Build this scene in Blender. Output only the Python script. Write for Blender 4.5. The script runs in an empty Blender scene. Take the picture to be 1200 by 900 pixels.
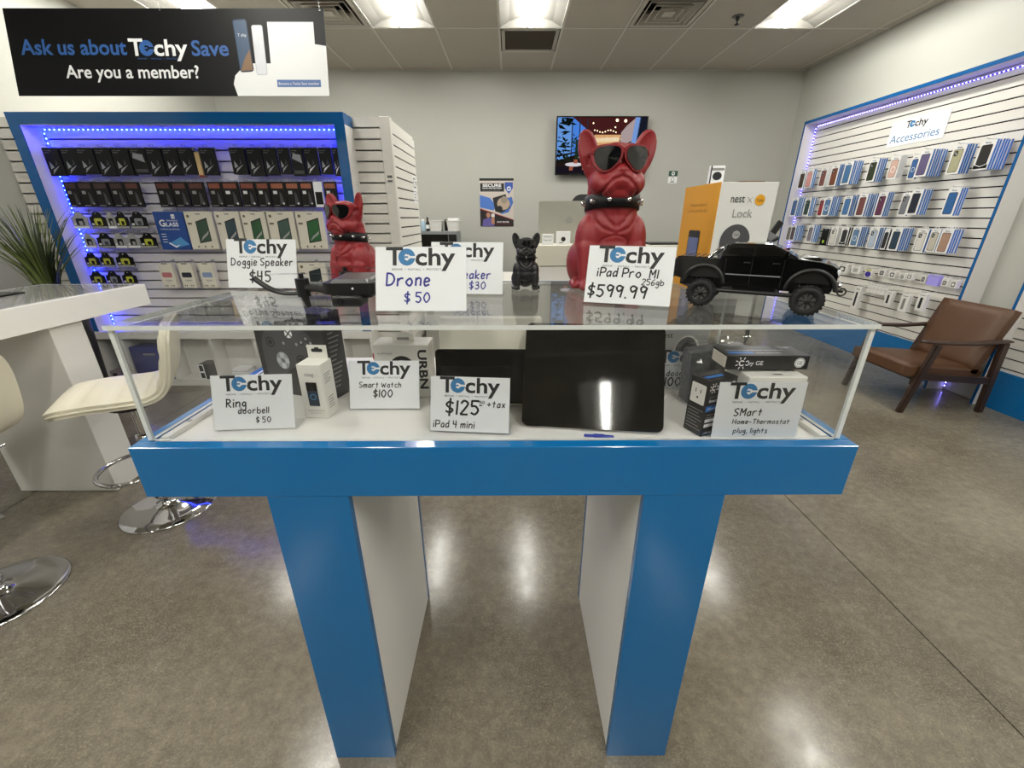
import bpy, bmesh, math, random
from mathutils import Vector, Matrix
random.seed(11)
SC = bpy.context.scene
COL = SC.collection
PI = math.pi

# ---------------------------------------------------------------- camera, world, exposure
cam_data = bpy.data.cameras.new('camera')
cam = bpy.data.objects.new('camera', cam_data)
COL.objects.link(cam)
cam_data.sensor_width = 36.0
cam_data.lens = 36.0 * 484.785 / 1200.0
cam_data.clip_start = 0.05
PITCH, ROLL, YAW = 0.38306, 0.000722, -0.0043353
_f = Vector((0, math.cos(PITCH), -math.sin(PITCH)))
_u = Vector((0, math.sin(PITCH), math.cos(PITCH)))
_r = Vector((1, 0, 0))
_u2 = _u * math.cos(ROLL) + _r * math.sin(ROLL)
_r2 = _r * math.cos(ROLL) - _u * math.sin(ROLL)
_Rz = Matrix.Rotation(YAW, 3, 'Z')
_f, _u2, _r2 = _Rz @ _f, _Rz @ _u2, _Rz @ _r2
cam.matrix_world = Matrix(((_r2.x, _u2.x, -_f.x, 0), (_r2.y, _u2.y, -_f.y, 0), (_r2.z, _u2.z, -_f.z, 1.42), (0, 0, 0, 1)))
SC.camera = cam
world = bpy.data.worlds.new('world')
SC.world = world
world.use_nodes = True
world.node_tree.nodes['Background'].inputs[0].default_value = (0.8, 0.85, 1, 1)
world.node_tree.nodes['Background'].inputs[1].default_value = 0.05
SC.view_settings.view_transform = 'Standard'
SC.view_settings.look = 'None'
SC.view_settings.gamma = 1
SC.view_settings.use_curve_mapping = False
SC.view_settings.exposure = 0.0
TUBE_STRENGTH = 70.0
LED_STRENGTH = 60.0
SC.cycles.max_bounces = 8
SC.cycles.transparent_max_bounces = 24
SC.cycles.caustics_reflective = False
SC.cycles.caustics_refractive = False
SC.cycles.sample_clamp_indirect = 4.0
SC.cycles.use_denoising = True

# ---------------------------------------------------------------- helpers
def lin(h):
    h = h.lstrip('#')
    o = []
    for i in (0, 2, 4):
        c = int(h[i:i + 2], 16) / 255
        o.append(c / 12.92 if c <= 0.04045 else ((c + 0.055) / 1.055) ** 2.4)
    return (*o, 1.0)

MATS = {}
def mat(name, h, rough=0.5, metal=0.0, var=0.06, scale=30.0, bump=0.0, bscale=None, emit=0.0, spec=0.5, coat=0.0, alpha=1.0):
    """A procedural material: base colour with noise variation, optional noise bump."""
    if name in MATS:
        return MATS[name]
    m = bpy.data.materials.new(name)
    m.use_nodes = True
    nt = m.node_tree
    b = nt.nodes['Principled BSDF']
    c = lin(h)
    b.inputs['Roughness'].default_value = rough
    b.inputs['Metallic'].default_value = metal
    b.inputs['Specular IOR Level'].default_value = spec
    if coat:
        b.inputs['Coat Weight'].default_value = coat
        b.inputs['Coat Roughness'].default_value = 0.05
    tc = nt.nodes.new('ShaderNodeTexCoord')
    n = nt.nodes.new('ShaderNodeTexNoise')
    n.inputs['Scale'].default_value = scale
    n.inputs['Detail'].default_value = 3
    nt.links.new(tc.outputs['Object'], n.inputs['Vector'])
    mx = nt.nodes.new('ShaderNodeMix')
    mx.data_type = 'RGBA'
    nt.links.new(n.outputs['Fac'], mx.inputs[0])
    mx.inputs[6].default_value = tuple(max(0, x * (1 - var)) for x in c[:3]) + (1,)
    mx.inputs[7].default_value = tuple(min(1, x * (1 + var)) for x in c[:3]) + (1,)
    nt.links.new(mx.outputs[2], b.inputs['Base Color'])
    if bump:
        n2 = nt.nodes.new('ShaderNodeTexNoise')
        n2.inputs['Scale'].default_value = bscale or scale * 4
        n2.inputs['Detail'].default_value = 2
        nt.links.new(tc.outputs['Object'], n2.inputs['Vector'])
        bp = nt.nodes.new('ShaderNodeBump')
        bp.inputs['Strength'].default_value = bump
        bp.inputs['Distance'].default_value = 0.002
        nt.links.new(n2.outputs['Fac'], bp.inputs['Height'])
        nt.links.new(bp.outputs['Normal'], b.inputs['Normal'])
    if emit:
        nt.links.new(mx.outputs[2], b.inputs['Emission Color'])
        b.inputs['Emission Strength'].default_value = emit
    MATS[name] = m
    return m

def glow(name, h, s):
    if name in MATS:
        return MATS[name]
    m = bpy.data.materials.new(name)
    m.use_nodes = True
    nt = m.node_tree
    nt.nodes.remove(nt.nodes['Principled BSDF'])
    e = nt.nodes.new('ShaderNodeEmission')
    e.inputs[0].default_value = lin(h)
    e.inputs[1].default_value = s
    nt.links.new(e.outputs[0], nt.nodes['Material Output'].inputs[0])
    MATS[name] = m
    return m

def clear(name, tint=(0.99, 0.993, 0.993), ior=1.45, rough=0.02, bump=0.0):
    """Thin clear plastic: transparent with a Fresnel reflection on each face."""
    m = bpy.data.materials.new(name)
    m.use_nodes = True
    nt = m.node_tree
    nt.nodes.remove(nt.nodes['Principled BSDF'])
    t = nt.nodes.new('ShaderNodeBsdfTransparent')
    t.inputs[0].default_value = (*tint, 1)
    g = nt.nodes.new('ShaderNodeBsdfGlossy')
    g.inputs['Roughness'].default_value = rough
    f = nt.nodes.new('ShaderNodeFresnel')
    ge = nt.nodes.new('ShaderNodeNewGeometry')
    io = nt.nodes.new('ShaderNodeMapRange')          # same reflection from both faces of the thin sheet
    nt.links.new(ge.outputs['Backfacing'], io.inputs[0])
    io.inputs[3].default_value = ior
    io.inputs[4].default_value = 1 / ior
    nt.links.new(io.outputs[0], f.inputs[0])
    x = nt.nodes.new('ShaderNodeMixShader')
    nt.links.new(f.outputs[0], x.inputs[0])
    nt.links.new(t.outputs[0], x.inputs[1])
    nt.links.new(g.outputs[0], x.inputs[2])
    nt.links.new(x.outputs[0], nt.nodes['Material Output'].inputs[0])
    if bump:
        tc = nt.nodes.new('ShaderNodeTexCoord')
        n = nt.nodes.new('ShaderNodeTexNoise')
        n.inputs['Scale'].default_value = 22
        nt.links.new(tc.outputs['Object'], n.inputs['Vector'])
        bp = nt.nodes.new('ShaderNodeBump')
        bp.inputs['Strength'].default_value = bump
        bp.inputs['Distance'].default_value = 0.004
        nt.links.new(n.outputs['Fac'], bp.inputs['Height'])
        nt.links.new(bp.outputs['Normal'], g.inputs['Normal'])
    MATS[name] = m
    return m

def fr(o, u, v):
    """Frame matrix: local x along u, y along v, z out of the surface."""
    u = Vector(u).normalized(); v = Vector(v); v = (v - u * v.dot(u)).normalized(); n = u.cross(v)
    return Matrix(((u.x, v.x, n.x, o[0]), (u.y, v.y, n.y, o[1]), (u.z, v.z, n.z, o[2]), (0, 0, 0, 1)))

def T(x=0, y=0, z=0): return Matrix.Translation((x, y, z))
def RZ(a): return Matrix.Rotation(a, 4, 'Z')
def RX(a): return Matrix.Rotation(a, 4, 'X')
def RY(a): return Matrix.Rotation(a, 4, 'Y')

def catmull(P, n=5):
    P = [Vector(p) for p in P]
    o = []
    closed = (P[0] - P[-1]).length < 1e-6 and len(P) > 3
    for i in range(len(P) - 1):
        a = P[i - 1] if i > 0 else (P[-2] if closed else P[0])
        b, c = P[i], P[i + 1]
        d = P[i + 2] if i + 2 < len(P) else (P[1] if closed else P[-1])
        for k in range(n):
            t = k / n
            o.append(0.5 * ((2 * b) + (c - a) * t + (2 * a - 5 * b + 4 * c - d) * t * t + (3 * b - a - 3 * c + d) * t ** 3))
    o.append(P[-1])
    return o

def rpoly(w, h, r, n=5, cx=0, cy=0):
    """Rounded rectangle outline, counter-clockwise."""
    o = []
    for sx, sy, a0 in ((1, -1, -PI / 2), (1, 1, 0), (-1, 1, PI / 2), (-1, -1, PI)):
        for k in range(n + 1):
            a = a0 + PI / 2 * k / n
            o.append((cx + sx * (w / 2 - r) + r * math.cos(a), cy + sy * (h / 2 - r) + r * math.sin(a)))
    return o

def circ(r, n=24, cx=0, cy=0, ry=None):
    return [(cx + r * math.cos(2 * PI * k / n), cy + (ry or r) * math.sin(2 * PI * k / n)) for k in range(n)]

_TXT = {}
def txt_mesh(s, bold=0.0, shear=0.0):
    k = (s, bold, shear)
    if k not in _TXT:
        cu = bpy.data.curves.new('t', 'FONT')
        cu.body = s
        cu.size = 1.0
        cu.offset = bold
        cu.shear = shear
        cu.resolution_u = 3
        ob = bpy.data.objects.new('t', cu)
        me = ob.to_mesh()
        vs = [v.co.copy() for v in me.vertices]
        fs = [tuple(p.vertices) for p in me.polygons]
        ob.to_mesh_clear()
        bpy.data.objects.remove(ob)
        bpy.data.curves.remove(cu)
        _TXT[k] = (vs, fs)
    return _TXT[k]

PEN = {'D': "0 10,0 0;~0 10,4 9,6 5,4 1,0 0", 'o': "~3 6,0 3,3 0,5 3,3 6", 'r': "0 6,0 0;~0 4,2 6,4 6", 'n': "0 6,0 0;~0 4,2 6,4 5,4 0",
 'e': "~0 3,4 4,3 6,1 6,0 3,1 0,4 1", 'a': "~4 5,2 6,0 3,1 0,4 2;4 6,4 0", 'k': "0 10,0 0;4 6,0 3,4 0", 'p': "0 6,0 -4;~0 5,3 6,5 3,3 0,0 1",
 'S': "~5 9,3 10,0 8,2 5,5 3,3 0,0 1", 'g': "~4 5,2 6,0 3,2 1,4 3;~4 6,4 -3,2 -4,0 -3", 'i': "0 6,0 0;0 8,0 8.8", 'R': "0 10,0 0;~0 10,4 9,4 6,0 5;1 5,5 0",
 'd': "~4 5,2 6,0 3,1 0,4 2;4 10,4 0", 'b': "0 10,0 0;~0 4,3 6,5 3,3 0,0 1", 'l': "0 10,0 0", 't': "2 9,2 0;0 6,4 6", 'w': "0 6,1 0,3 5,5 0,6 6",
 'W': "0 8,2 0,4 6,6 0,8 8", 'h': "0 10,0 0;~0 4,2 6,4 5,4 0", 'c': "~4 5,2 6,0 3,2 0,4 1", 'x': "0 6,4 0;4 6,0 0", 'm': "0 6,0 0;~0 4,2 6,3 5,3 0;~3 4,5 6,6 5,6 0",
 'H': "0 10,0 0;6 10,6 0;0 5,6 5", 'M': "0 0,0 10,3 4,6 10,6 0", 'P': "0 10,0 0;~0 10,5 9,5 5,0 4", 'T': "0 10,6 10;3 10,3 0", 'u': "~0 6,0 1,2 0,4 2;4 6,4 0",
 's': "~4 6,1 6,1 4,4 2,3 0,0 0", ',': "1 1,0 -2", '-': "0 4,4 4", '+': "0 4,5 4;2.5 6.5,2.5 1.5", '.': "0 0,0.6 0", '$': "~5 8,2 9,0 7,2 5,5 3,3 1,0 2;2.5 11.5,2.5 -1.5",
 '0': "~3 10,0 5,3 0,6 5,3 10", '1': "0 10,0 0", '2': "~0 8,2 10,5 8,3 4,0 0;0 0,5 0", '3': "~0 9,3 10,4 7,1 5.5;~1 5.5,5 4,3 0,0 1", '4': "0 10,0 5,5 5;4 10,4 0",
 '5': "5 10,0 10,0 6;~0 6,3 6,5 3,3 0,0 1", '6': "~4 10,0 5,1 0,4 1,4 4,1 4", '9': "~5 8,2 10,0 8,2 5,5 8;5 9,4 0", 'A': "0 0,3 10,6 0;1 4,5 4", ' ': ""}

class MB:
    """Collects shapes into one mesh."""
    def __init__(s, M=None):
        s.v = []; s.f = []; s.mi = []; s.sm = []; s.mats = []; s.M = M or Matrix()
    def _m(s, m):
        if m not in s.mats: s.mats.append(m)
        return s.mats.index(m)
    def add(s, vs, fs, m, smooth=False):
        b = len(s.v)
        s.v += [s.M @ Vector(v) for v in vs]
        k = s._m(m)
        for f in fs:
            s.f.append([b + i for i in f]); s.mi.append(k); s.sm.append(smooth)
        return s
    def bm(s, bm, m, smooth=False):
        bm.verts.index_update()
        s.add([v.co.copy() for v in bm.verts], [[v.index for v in f.verts] for f in bm.faces], m, smooth)
        bm.free()
        return s
    def box(s, x0, y0, z0, x1, y1, z1, m, bev=0.0, seg=1, M=None):
        if bev <= 0:
            vs = [Vector((x, y, z)) for x in (x0, x1) for y in (y0, y1) for z in (z0, z1)]
            if M: vs = [M @ v for v in vs]
            return s.add(vs, [(0, 1, 3, 2), (4, 6, 7, 5), (0, 4, 5, 1), (2, 3, 7, 6), (0, 2, 6, 4), (1, 5, 7, 3)], m)
        b = bmesh.new()
        bmesh.ops.create_cube(b, size=1)
        for v in b.verts:
            v.co = Vector(((x0 + x1) / 2 + v.co.x * (x1 - x0), (y0 + y1) / 2 + v.co.y * (y1 - y0), (z0 + z1) / 2 + v.co.z * (z1 - z0)))
        bmesh.ops.bevel(b, geom=list(b.edges), offset=bev, segments=seg, affect='EDGES', profile=0.5)
        if M: bmesh.ops.transform(b, matrix=M, verts=b.verts)
        return s.bm(b, m, seg > 1)
    def cyl(s, p0, p1, r0, m, r1=None, n=16, caps=True, smooth=True):
        p0, p1 = Vector(p0), Vector(p1)
        r1 = r0 if r1 is None else r1
        d = (p1 - p0).normalized()
        a = d.orthogonal().normalized(); b = d.cross(a)
        vs = []
        for p, r in ((p0, r0), (p1, r1)):
            vs += [p + (a * math.cos(2 * PI * k / n) + b * math.sin(2 * PI * k / n)) * r for k in range(n)]
        s.add(vs, [(k, (k + 1) % n, n + (k + 1) % n, n + k) for k in range(n)], m, smooth)
        if caps:
            s.add(vs, [tuple(range(n - 1, -1, -1)), tuple(range(n, 2 * n))], m)
        return s
    def tube(s, pts, r, m, n=8, closed=False, flat=1.0):
        pts = [Vector(p) for p in pts]
        N = len(pts)
        R = r if isinstance(r, (list, tuple)) else [r] * N
        vs = []
        up = None
        for i, p in enumerate(pts):
            if closed: t = (pts[(i + 1) % N] - pts[i - 1]).normalized()
            else: t = (pts[min(i + 1, N - 1)] - pts[max(i - 1, 0)]).normalized()
            up = t.orthogonal().normalized() if up is None else (up - t * up.dot(t)).normalized()
            w = t.cross(up)
            vs += [p + (up * math.cos(2 * PI * k / n) + w * math.sin(2 * PI * k / n) * flat) * R[i] for k in range(n)]
        fs = []
        for i in range(N if closed else N - 1):
            j = (i + 1) % N
            fs += [(i * n + k, i * n + (k + 1) % n, j * n + (k + 1) % n, j * n + k) for k in range(n)]
        s.add(vs, fs, m, True)
        if not closed:
            s.add(vs, [tuple(range(n - 1, -1, -1)), tuple(range((N - 1) * n, N * n))], m)
        return s
    def lathe(s, prof, m, n=24, c=(0, 0, 0), smooth=True):
        vs = []
        for r, z in prof:
            vs += [(c[0] + r * math.cos(2 * PI * k / n), c[1] + r * math.sin(2 * PI * k / n), c[2] + z) for k in range(n)]
        fs = []
        for i in range(len(prof) - 1):
            fs += [(i * n + k, i * n + (k + 1) % n, (i + 1) * n + (k + 1) % n, (i + 1) * n + k) for k in range(n)]
        return s.add(vs, fs, m, smooth)
    def prism(s, poly, z0, z1, m, M=None, m2=None):
        """Polygon in local xy extruded from z0 to z1 (CCW); m2 = material of the z1 face."""
        n = len(poly)
        vs = [Vector((x, y, z0)) for x, y in poly] + [Vector((x, y, z1)) for x, y in poly]
        if M: vs = [M @ v for v in vs]
        s.add(vs, [tuple(range(n - 1, -1, -1))] + [(k, (k + 1) % n, n + (k + 1) % n, n + k) for k in range(n)], m)
        return s.add(vs[n:], [tuple(range(n))], m2 or m)
    def poly(s, pts, m, z=0.0):
        pts = [(p[0], p[1], p[2] if len(p) > 2 else z) for p in pts]
        return s.add(pts, [tuple(range(len(pts)))], m)
    def rect(s, x0, y0, x1, y1, m, z=0.0):
        return s.poly([(x0, y0), (x1, y0), (x1, y1), (x0, y1)], m, z)
    def ell(s, c, r, m, n=16, M=None):
        b = bmesh.new()
        bmesh.ops.create_uvsphere(b, u_segments=n, v_segments=max(6, n * 2 // 3), radius=1)
        X = T(*c) @ (M or Matrix()) @ Matrix.Diagonal((*r, 1))
        bmesh.ops.transform(b, matrix=X, verts=b.verts)
        return s.bm(b, m, True)
    def ring(s, ro, ri, m, z=0.0, a0=0.0, a1=2 * PI, n=32, cx=0, cy=0):
        vs = []
        for k in range(n + 1):
            a = a0 + (a1 - a0) * k / n
            vs += [(cx + ri * math.cos(a), cy + ri * math.sin(a), z), (cx + ro * math.cos(a), cy + ro * math.sin(a), z)]
        return s.add(vs, [(2 * k, 2 * k + 1, 2 * k + 3, 2 * k + 2) for k in range(n)], m)
    def text(s, t, x, y, m, z=0.0005, w=None, h=None, bold=0.0, shear=0.0, cx=False, rot=0.0):
        """Printed text with its lower-left at x, y; scaled to width w and/or cap height h."""
        vs, fs = txt_mesh(t, bold, shear)
        if not vs: return s
        x0 = min(v.x for v in vs); x1 = max(v.x for v in vs)
        cap = 0.7
        if h is None: h = w / (x1 - x0) * cap
        sy = h / cap
        sx = sy if w is None else w / (x1 - x0)
        dx = -(x1 - x0) * sx / 2 if cx else 0
        ca, sa = math.cos(rot), math.sin(rot)
        P = []
        for v in vs:
            a, b = (v.x - x0) * sx + dx, v.y * sy
            P.append((x + a * ca - b * sa, y + a * sa + b * ca, z))
        return s.add(P, fs, m)
    def ribbon(s, pts, w, m, z=0.0):
        for i in range(len(pts) - 1):
            a, b = Vector(pts[i][:2]), Vector(pts[i + 1][:2])
            d = b - a
            if d.length < 1e-7: continue
            n = Vector((-d.y, d.x)).normalized() * w / 2
            e = d.normalized() * w * 0.25
            s.poly([(a - n - e), (b - n + e), (b + n + e), (a + n - e)], m, z + (i % 2) * 0.00003)
        return s
    def pen(s, t, x, y, h, m, w=None, z=0.0006, slant=0.08, j=0.25):
        """Handwriting: letters of cap height h starting at x, y."""
        w = w or h * 0.11
        for ch in t:
            g = PEN.get(ch, "")
            mxx = 0.0
            for st in g.split(';'):
                if not st: continue
                sm = st[0] == '~'
                P = []
                for p in st.lstrip('~').split(','):
                    a, b = map(float, p.split())
                    mxx = max(mxx, a)
                    P.append((a, b, 0))
                jj = random.uniform(-j, j), random.uniform(-j, j)
                P = [(p[0] + (jj[0] if len(P) > 2 else 0), p[1] + jj[1], 0) for p in P]
                if sm: P = catmull(P, 4)
                s.ribbon([(x + (p[0] + slant * p[1]) * h / 10, y + p[1] * h / 10) for p in P], w, m, z)
            x += (mxx + (3.0 if ch != ' ' else 3.4)) * h / 10
        return x
    def build(s, name, parent=None, loc=None, rz=0.0):
        me = bpy.data.meshes.new(name)
        me.from_pydata([tuple(v) for v in s.v], [], s.f)
        for m in s.mats: me.materials.append(m)
        me.polygons.foreach_set('material_index', s.mi)
        me.polygons.foreach_set('use_smooth', s.sm)
        me.update()
        o = bpy.data.objects.new(name, me)
        COL.objects.link(o)
        if parent: o.parent = parent
        if loc: o.location = loc
        if rz: o.rotation_euler.z = rz
        return o

def tag(o, label, cat, group=None):
    o['label'] = label; o['category'] = cat
    if group: o['group'] = group
    return o
def thing(name, label, cat, loc=(0, 0, 0), rz=0.0, group=None):
    o = bpy.data.objects.new(name, None)
    o.empty_display_size = 0.05
    COL.objects.link(o)
    o.location = loc; o.rotation_euler = (0, 0, rz)
    return tag(o, label, cat, group)
def structure(name, mb, parent=None):
    o = mb.build(name, parent); o['kind'] = 'structure'
    return o
KIDS = {}
def dup(src, loc, rz=0.0, label=None, group=None):
    r = src.copy(); COL.objects.link(r); r.location = loc; r.rotation_euler = (0, 0, rz)
    if label: r['label'] = label
    if group: r['group'] = group
    for ch in [o for o in bpy.data.objects if o.parent == src]:
        c = ch.copy(); COL.objects.link(c); c.parent = r
        for g in [o for o in bpy.data.objects if o.parent == ch]:
            d = g.copy(); COL.objects.link(d); d.parent = c
    return r

# ---------------------------------------------------------------- shared materials
M_WALL = mat('wall_paint', 'b3b3ac', 0.75, var=0.02, scale=3, bump=0.25, bscale=260)
M_CEIL = mat('ceiling_tile', 'b9b3a8', 0.9, var=0.05, scale=90, bump=0.5, bscale=400)
M_TBAR = mat('ceiling_grid_paint', 'd2cfc6', 0.6)
M_WHITE = mat('white_laminate', 'dfddd8', 0.35, var=0.015, scale=6)
M_SLAT = mat('slatwall_laminate', 'dcd9d2', 0.45, var=0.02, scale=8)
M_DARKGAP = mat('slat_groove', '0b0b0b', 0.95, spec=0.1)
M_BLUE = mat('blue_laminate', '0a66a3', 0.14, var=0.04, scale=5, coat=0.3)
M_BLACK = mat('black_plastic', '0c0c0d', 0.4, var=0.2)
M_BLKGLOSS = mat('black_gloss', '050506', 0.08, var=0.1)
M_CHROME = mat('chrome', 'd5d5d8', 0.06, metal=1.0, var=0.02)
M_PAPER = mat('paper', 'eff0f2', 0.6, var=0.01)
M_INK = mat('printed_black', '17181b', 0.6, var=0.1)
M_PENK = mat('black_marker', '0b0b0d', 0.6)
M_PENB = mat('blue_marker', '232a8c', 0.6)
M_LOGOB = mat('logo_blue', '2f78ad', 0.5)
M_GREYTXT = mat('grey_print', '8a8a88', 0.6)
M_ACR = clear('clear_acrylic')
M_FILM = clear('clear_film', ior=1.6, rough=0.06, bump=1.0)
M_EDGE = mat('acrylic_edge', 'cfd2cf', 0.3, var=0.1, scale=60)
M_STEEL = mat('hook_steel', 'b8b8b8', 0.3, metal=0.8)

def techy(mb, x, y, w, m_txt=None, m_blue=None, m_bg=None, z=0.0006, sub=True, bold=0.022):
    """The shop's logo: a heavy T, a blue disc for e with a white spanner in it, then chy."""
    mt = m_txt or M_INK; mbl = m_blue or M_LOGOB; mw = m_bg or M_PAPER
    h = w * 0.255
    mb.text('T', x, y, mt, z + 0.0007, w=w * 0.245, h=h, bold=bold)
    r = w * 0.122
    cx, cy = x + w * 0.298, y + r * 0.92
    mb.poly(circ(r * 1.08, 28, cx, cy), mw, z + 0.0001)
    mb.poly(circ(r, 28, cx, cy), mbl, z + 0.0002)
    mb.ring(r * 0.42, r * 0.2, mw, z + 0.0003, a0=PI * 0.62, a1=PI * 1.5, cx=cx + r * 0.12, cy=cy, n=12)
    mb.rect(cx + r * 0.1, cy - r * 0.13, cx + r * 1.12, cy + r * 0.13, mw, z + 0.0003)
    mb.poly(circ(r * 0.3, 14, cx + r * 0.12, cy), mw, z + 0.0003)
    mb.poly([(cx - r * 0.32, cy - r * 0.1), (cx + r * 0.14, cy - r * 0.1), (cx + r * 0.14, cy + r * 0.1), (cx - r * 0.32, cy + r * 0.1)], mbl, z + 0.0004)
    mb.text('chy', x + w * 0.42, y, mt, z, w=w * 0.58, h=h * 0.96, bold=bold)
    if sub:
        mb.text('REPAIR  \u2022  INSTALL  \u2022  PROTECT', x + w * 0.08, y - h * 0.3, mt, z, w=w * 0.72, h=w * 0.028)
# ---------------------------------------------------------------- the room
H = 3.20
XL, XR, YB, YF = -3.93, 3.87, 6.53, -4.2
TX0, TPX = -0.105, 0.642
TY0, TPY = 5.24, 1.284

def floor_material():
    m = bpy.data.materials.new('polished_concrete'); m.use_nodes = True
    nt = m.node_tree; b = nt.nodes['Principled BSDF']
    tc = nt.nodes.new('ShaderNodeTexCoord')
    def noise(sc, det=4, rough=0.6, dist=0.0):
        n = nt.nodes.new('ShaderNodeTexNoise'); n.inputs['Scale'].default_value = sc
        n.inputs['Detail'].default_value = det; n.inputs['Roughness'].default_value = rough
        n.inputs['Distortion'].default_value = dist
        nt.links.new(tc.outputs['Object'], n.inputs['Vector']); return n
    def ramp(src, stops):
        r = nt.nodes.new('ShaderNodeValToRGB'); cr = r.color_ramp
        cr.elements[0].position, cr.elements[0].color = stops[0][0], lin(stops[0][1])
        cr.elements[1].position, cr.elements[1].color = stops[-1][0], lin(stops[-1][1])
        for p, c in stops[1:-1]:
            e = cr.elements.new(p); e.color = lin(c)
        nt.links.new(src, r.inputs[0]); return r
    def mix(f, a, b2, mode='MIX'):
        x = nt.nodes.new('ShaderNodeMix'); x.data_type = 'RGBA'; x.blend_type = mode
        if isinstance(f, float): x.inputs[0].default_value = f
        else: nt.links.new(f, x.inputs[0])
        nt.links.new(a, x.inputs[6]); nt.links.new(b2, x.inputs[7]); return x
    big = ramp(noise(0.9, 5, 0.6, 0.3).outputs['Fac'], [(0.25, '8c8373'), (0.5, 'a49a88'), (0.75, 'b8ae9b')])
    med = ramp(noise(26, 10, 0.82, 0.0).outputs['Fac'], [(0.3, '565656'), (0.5, '808080'), (0.7, 'a6a6a6')])
    c1 = mix(0.75, big.outputs[0], med.outputs[0], 'OVERLAY')
    sp = ramp(noise(150, 5, 0.85).outputs['Fac'], [(0.36, '0c0b09'), (0.45, '747474'), (0.55, '8a8a8a'), (0.64, 'f4f0e6')])
    msk = ramp(noise(1.6, 3, 0.6).outputs['Fac'], [(0.3, '585858'), (0.65, 'd0d0d0')])
    c2 = mix(msk.outputs[0], c1.outputs[2], sp.outputs[0], 'OVERLAY')
    nt.links.new(c2.outputs[2], b.inputs['Base Color'])
    rr = nt.nodes.new('ShaderNodeMapRange')
    nt.links.new(noise(14, 5, 0.7).outputs['Fac'], rr.inputs[0])
    rr.inputs[1].default_value = 0.3; rr.inputs[2].default_value = 0.7; rr.inputs[3].default_value = 0.11; rr.inputs[4].default_value = 0.24
    nt.links.new(rr.outputs[0], b.inputs['Roughness'])
    b.inputs['Specular IOR Level'].default_value = 0.3
    bp = nt.nodes.new('ShaderNodeBump'); bp.inputs['Strength'].default_value = 0.1; bp.inputs['Distance'].default_value = 0.001
    nt.links.new(noise(60, 3).outputs['Fac'], bp.inputs['Height']); nt.links.new(bp.outputs['Normal'], b.inputs['Normal'])
    return m

M_FLOOR = floor_material()
M_JOINT = mat('floor_joint', '3a352d', 0.8)
f = MB()
xs = [XL - 0.1, -2.648, -2.642, 1.5065, 1.5125, XR + 0.1]
for i in (0, 2, 4):
    f.box(xs[i], YF - 0.1, -0.03, xs[i + 1], YB + 0.1, 0.0, M_FLOOR)
f.box(XL - 0.1, YF - 0.1, -0.06, XR + 0.1, YB + 0.1, -0.01, M_JOINT)
structure('floor', f)

w = MB(); w.box(XL - 0.1, YB, 0, XR + 0.1, YB + 0.1, H + 0.25, M_WALL); structure('wall_back', w)
w = MB(); w.box(XL - 0.1, YF, 0, XL, YB, H + 0.25, M_WALL); structure('wall_left', w)
w = MB(); w.box(XR, YF, 0, XR + 0.1, YB, H + 0.25, M_WALL); structure('wall_right', w)
w = MB(); w.box(XL - 0.1, YF - 0.1, 0, XR + 0.1, YF, 0.35, M_WALL); w.box(XL - 0.1, YF - 0.1, 2.75, XR + 0.1, YF, H + 0.25, M_WALL)
for x0, x1 in ((XL - 0.1, -3.6), (3.55, XR + 0.1)): w.box(x0, YF - 0.1, 0.35, x1, YF, 2.75, M_WALL)
structure('wall_front', w)
M_SHOPG = mat('shop_glass_night', '0a0b0d', 0.05)
M_ALF = mat('window_aluminium', '6d6e70', 0.4, metal=0.7)
for k in range(4):
    x0 = -3.6 + k * 1.7875
    w = MB(); w.box(x0 + 0.05, YF - 0.06, 0.4, x0 + 1.7375, YF - 0.05, 2.7, M_SHOPG)
    for a0, b0, a1, b1 in ((x0, 0.35, x0 + 0.05, 2.75), (x0 + 1.7375, 0.35, x0 + 1.7875, 2.75), (x0 + 0.05, 0.35, x0 + 1.7375, 0.4), (x0 + 0.05, 2.7, x0 + 1.7375, 2.75)): w.box(a0, YF - 0.09, b0, a1, YF - 0.01, b1, M_ALF)
    structure('window_%d' % (k + 1), w)

LIGHTS = [(-5, 0), (-2, 0), (0, 0), (4, 0), (-3, 2), (4, 2), (-5, 4), (-2, 4), (1, 4), (4, 4), (-5, 6), (0, 6), (3, 6)]
VENTS = [(-3, 0), (2, 0)]
def cell(i, j): return TX0 + i * TPX, TY0 - (j + 1) * TPY
def half(i, j): x, y = cell(i, j); return x, y + TPX
c = MB(); g = MB()
skip = set(LIGHTS)
hf = set(VENTS)
for i in range(-7, 8):
    for j in range(-2, 8):
        x, y = cell(i, j)
        x0, x1 = max(x, XL), min(x + TPX, XR); y0, y1 = max(y, YF), min(y + TPY, YB)
        if x1 <= x0 or y1 <= y0 or (i, j) in skip: continue
        if (i, j) in hf: y1 = y + TPX
        if (i, j) == (0, -1): y0 = y + TPX
        c.box(x0, y0, H, x1, y1, H + 0.015, M_CEIL)
c.box(XL - 0.1, YF - 0.1, H + 0.22, XR + 0.1, YB + 0.1, H + 0.24, M_DARKGAP)
structure('ceiling', c)
for i in range(-6, 8):
    x = TX0 + i * TPX
    if XL < x < XR: g.box(x - 0.011, YF, H - 0.004, x + 0.011, YB, H + 0.001, M_TBAR)
for j in range(-1, 9):
    y = TY0 - j * TPY
    if YF < y < YB: g.box(XL, y - 0.011, H - 0.003, XR, y + 0.011, H + 0.0012, M_TBAR)
for i, j in VENTS:
    x, y = half(i, j); g.box(x, y - 0.011, H - 0.003, x + TPX, y + 0.011, H + 0.0012, M_TBAR)
x, y = half(0, -1); g.box(x, y - 0.011, H - 0.003, x + TPX, y + 0.011, H + 0.0012, M_TBAR)
structure('trim_1', g)

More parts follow.
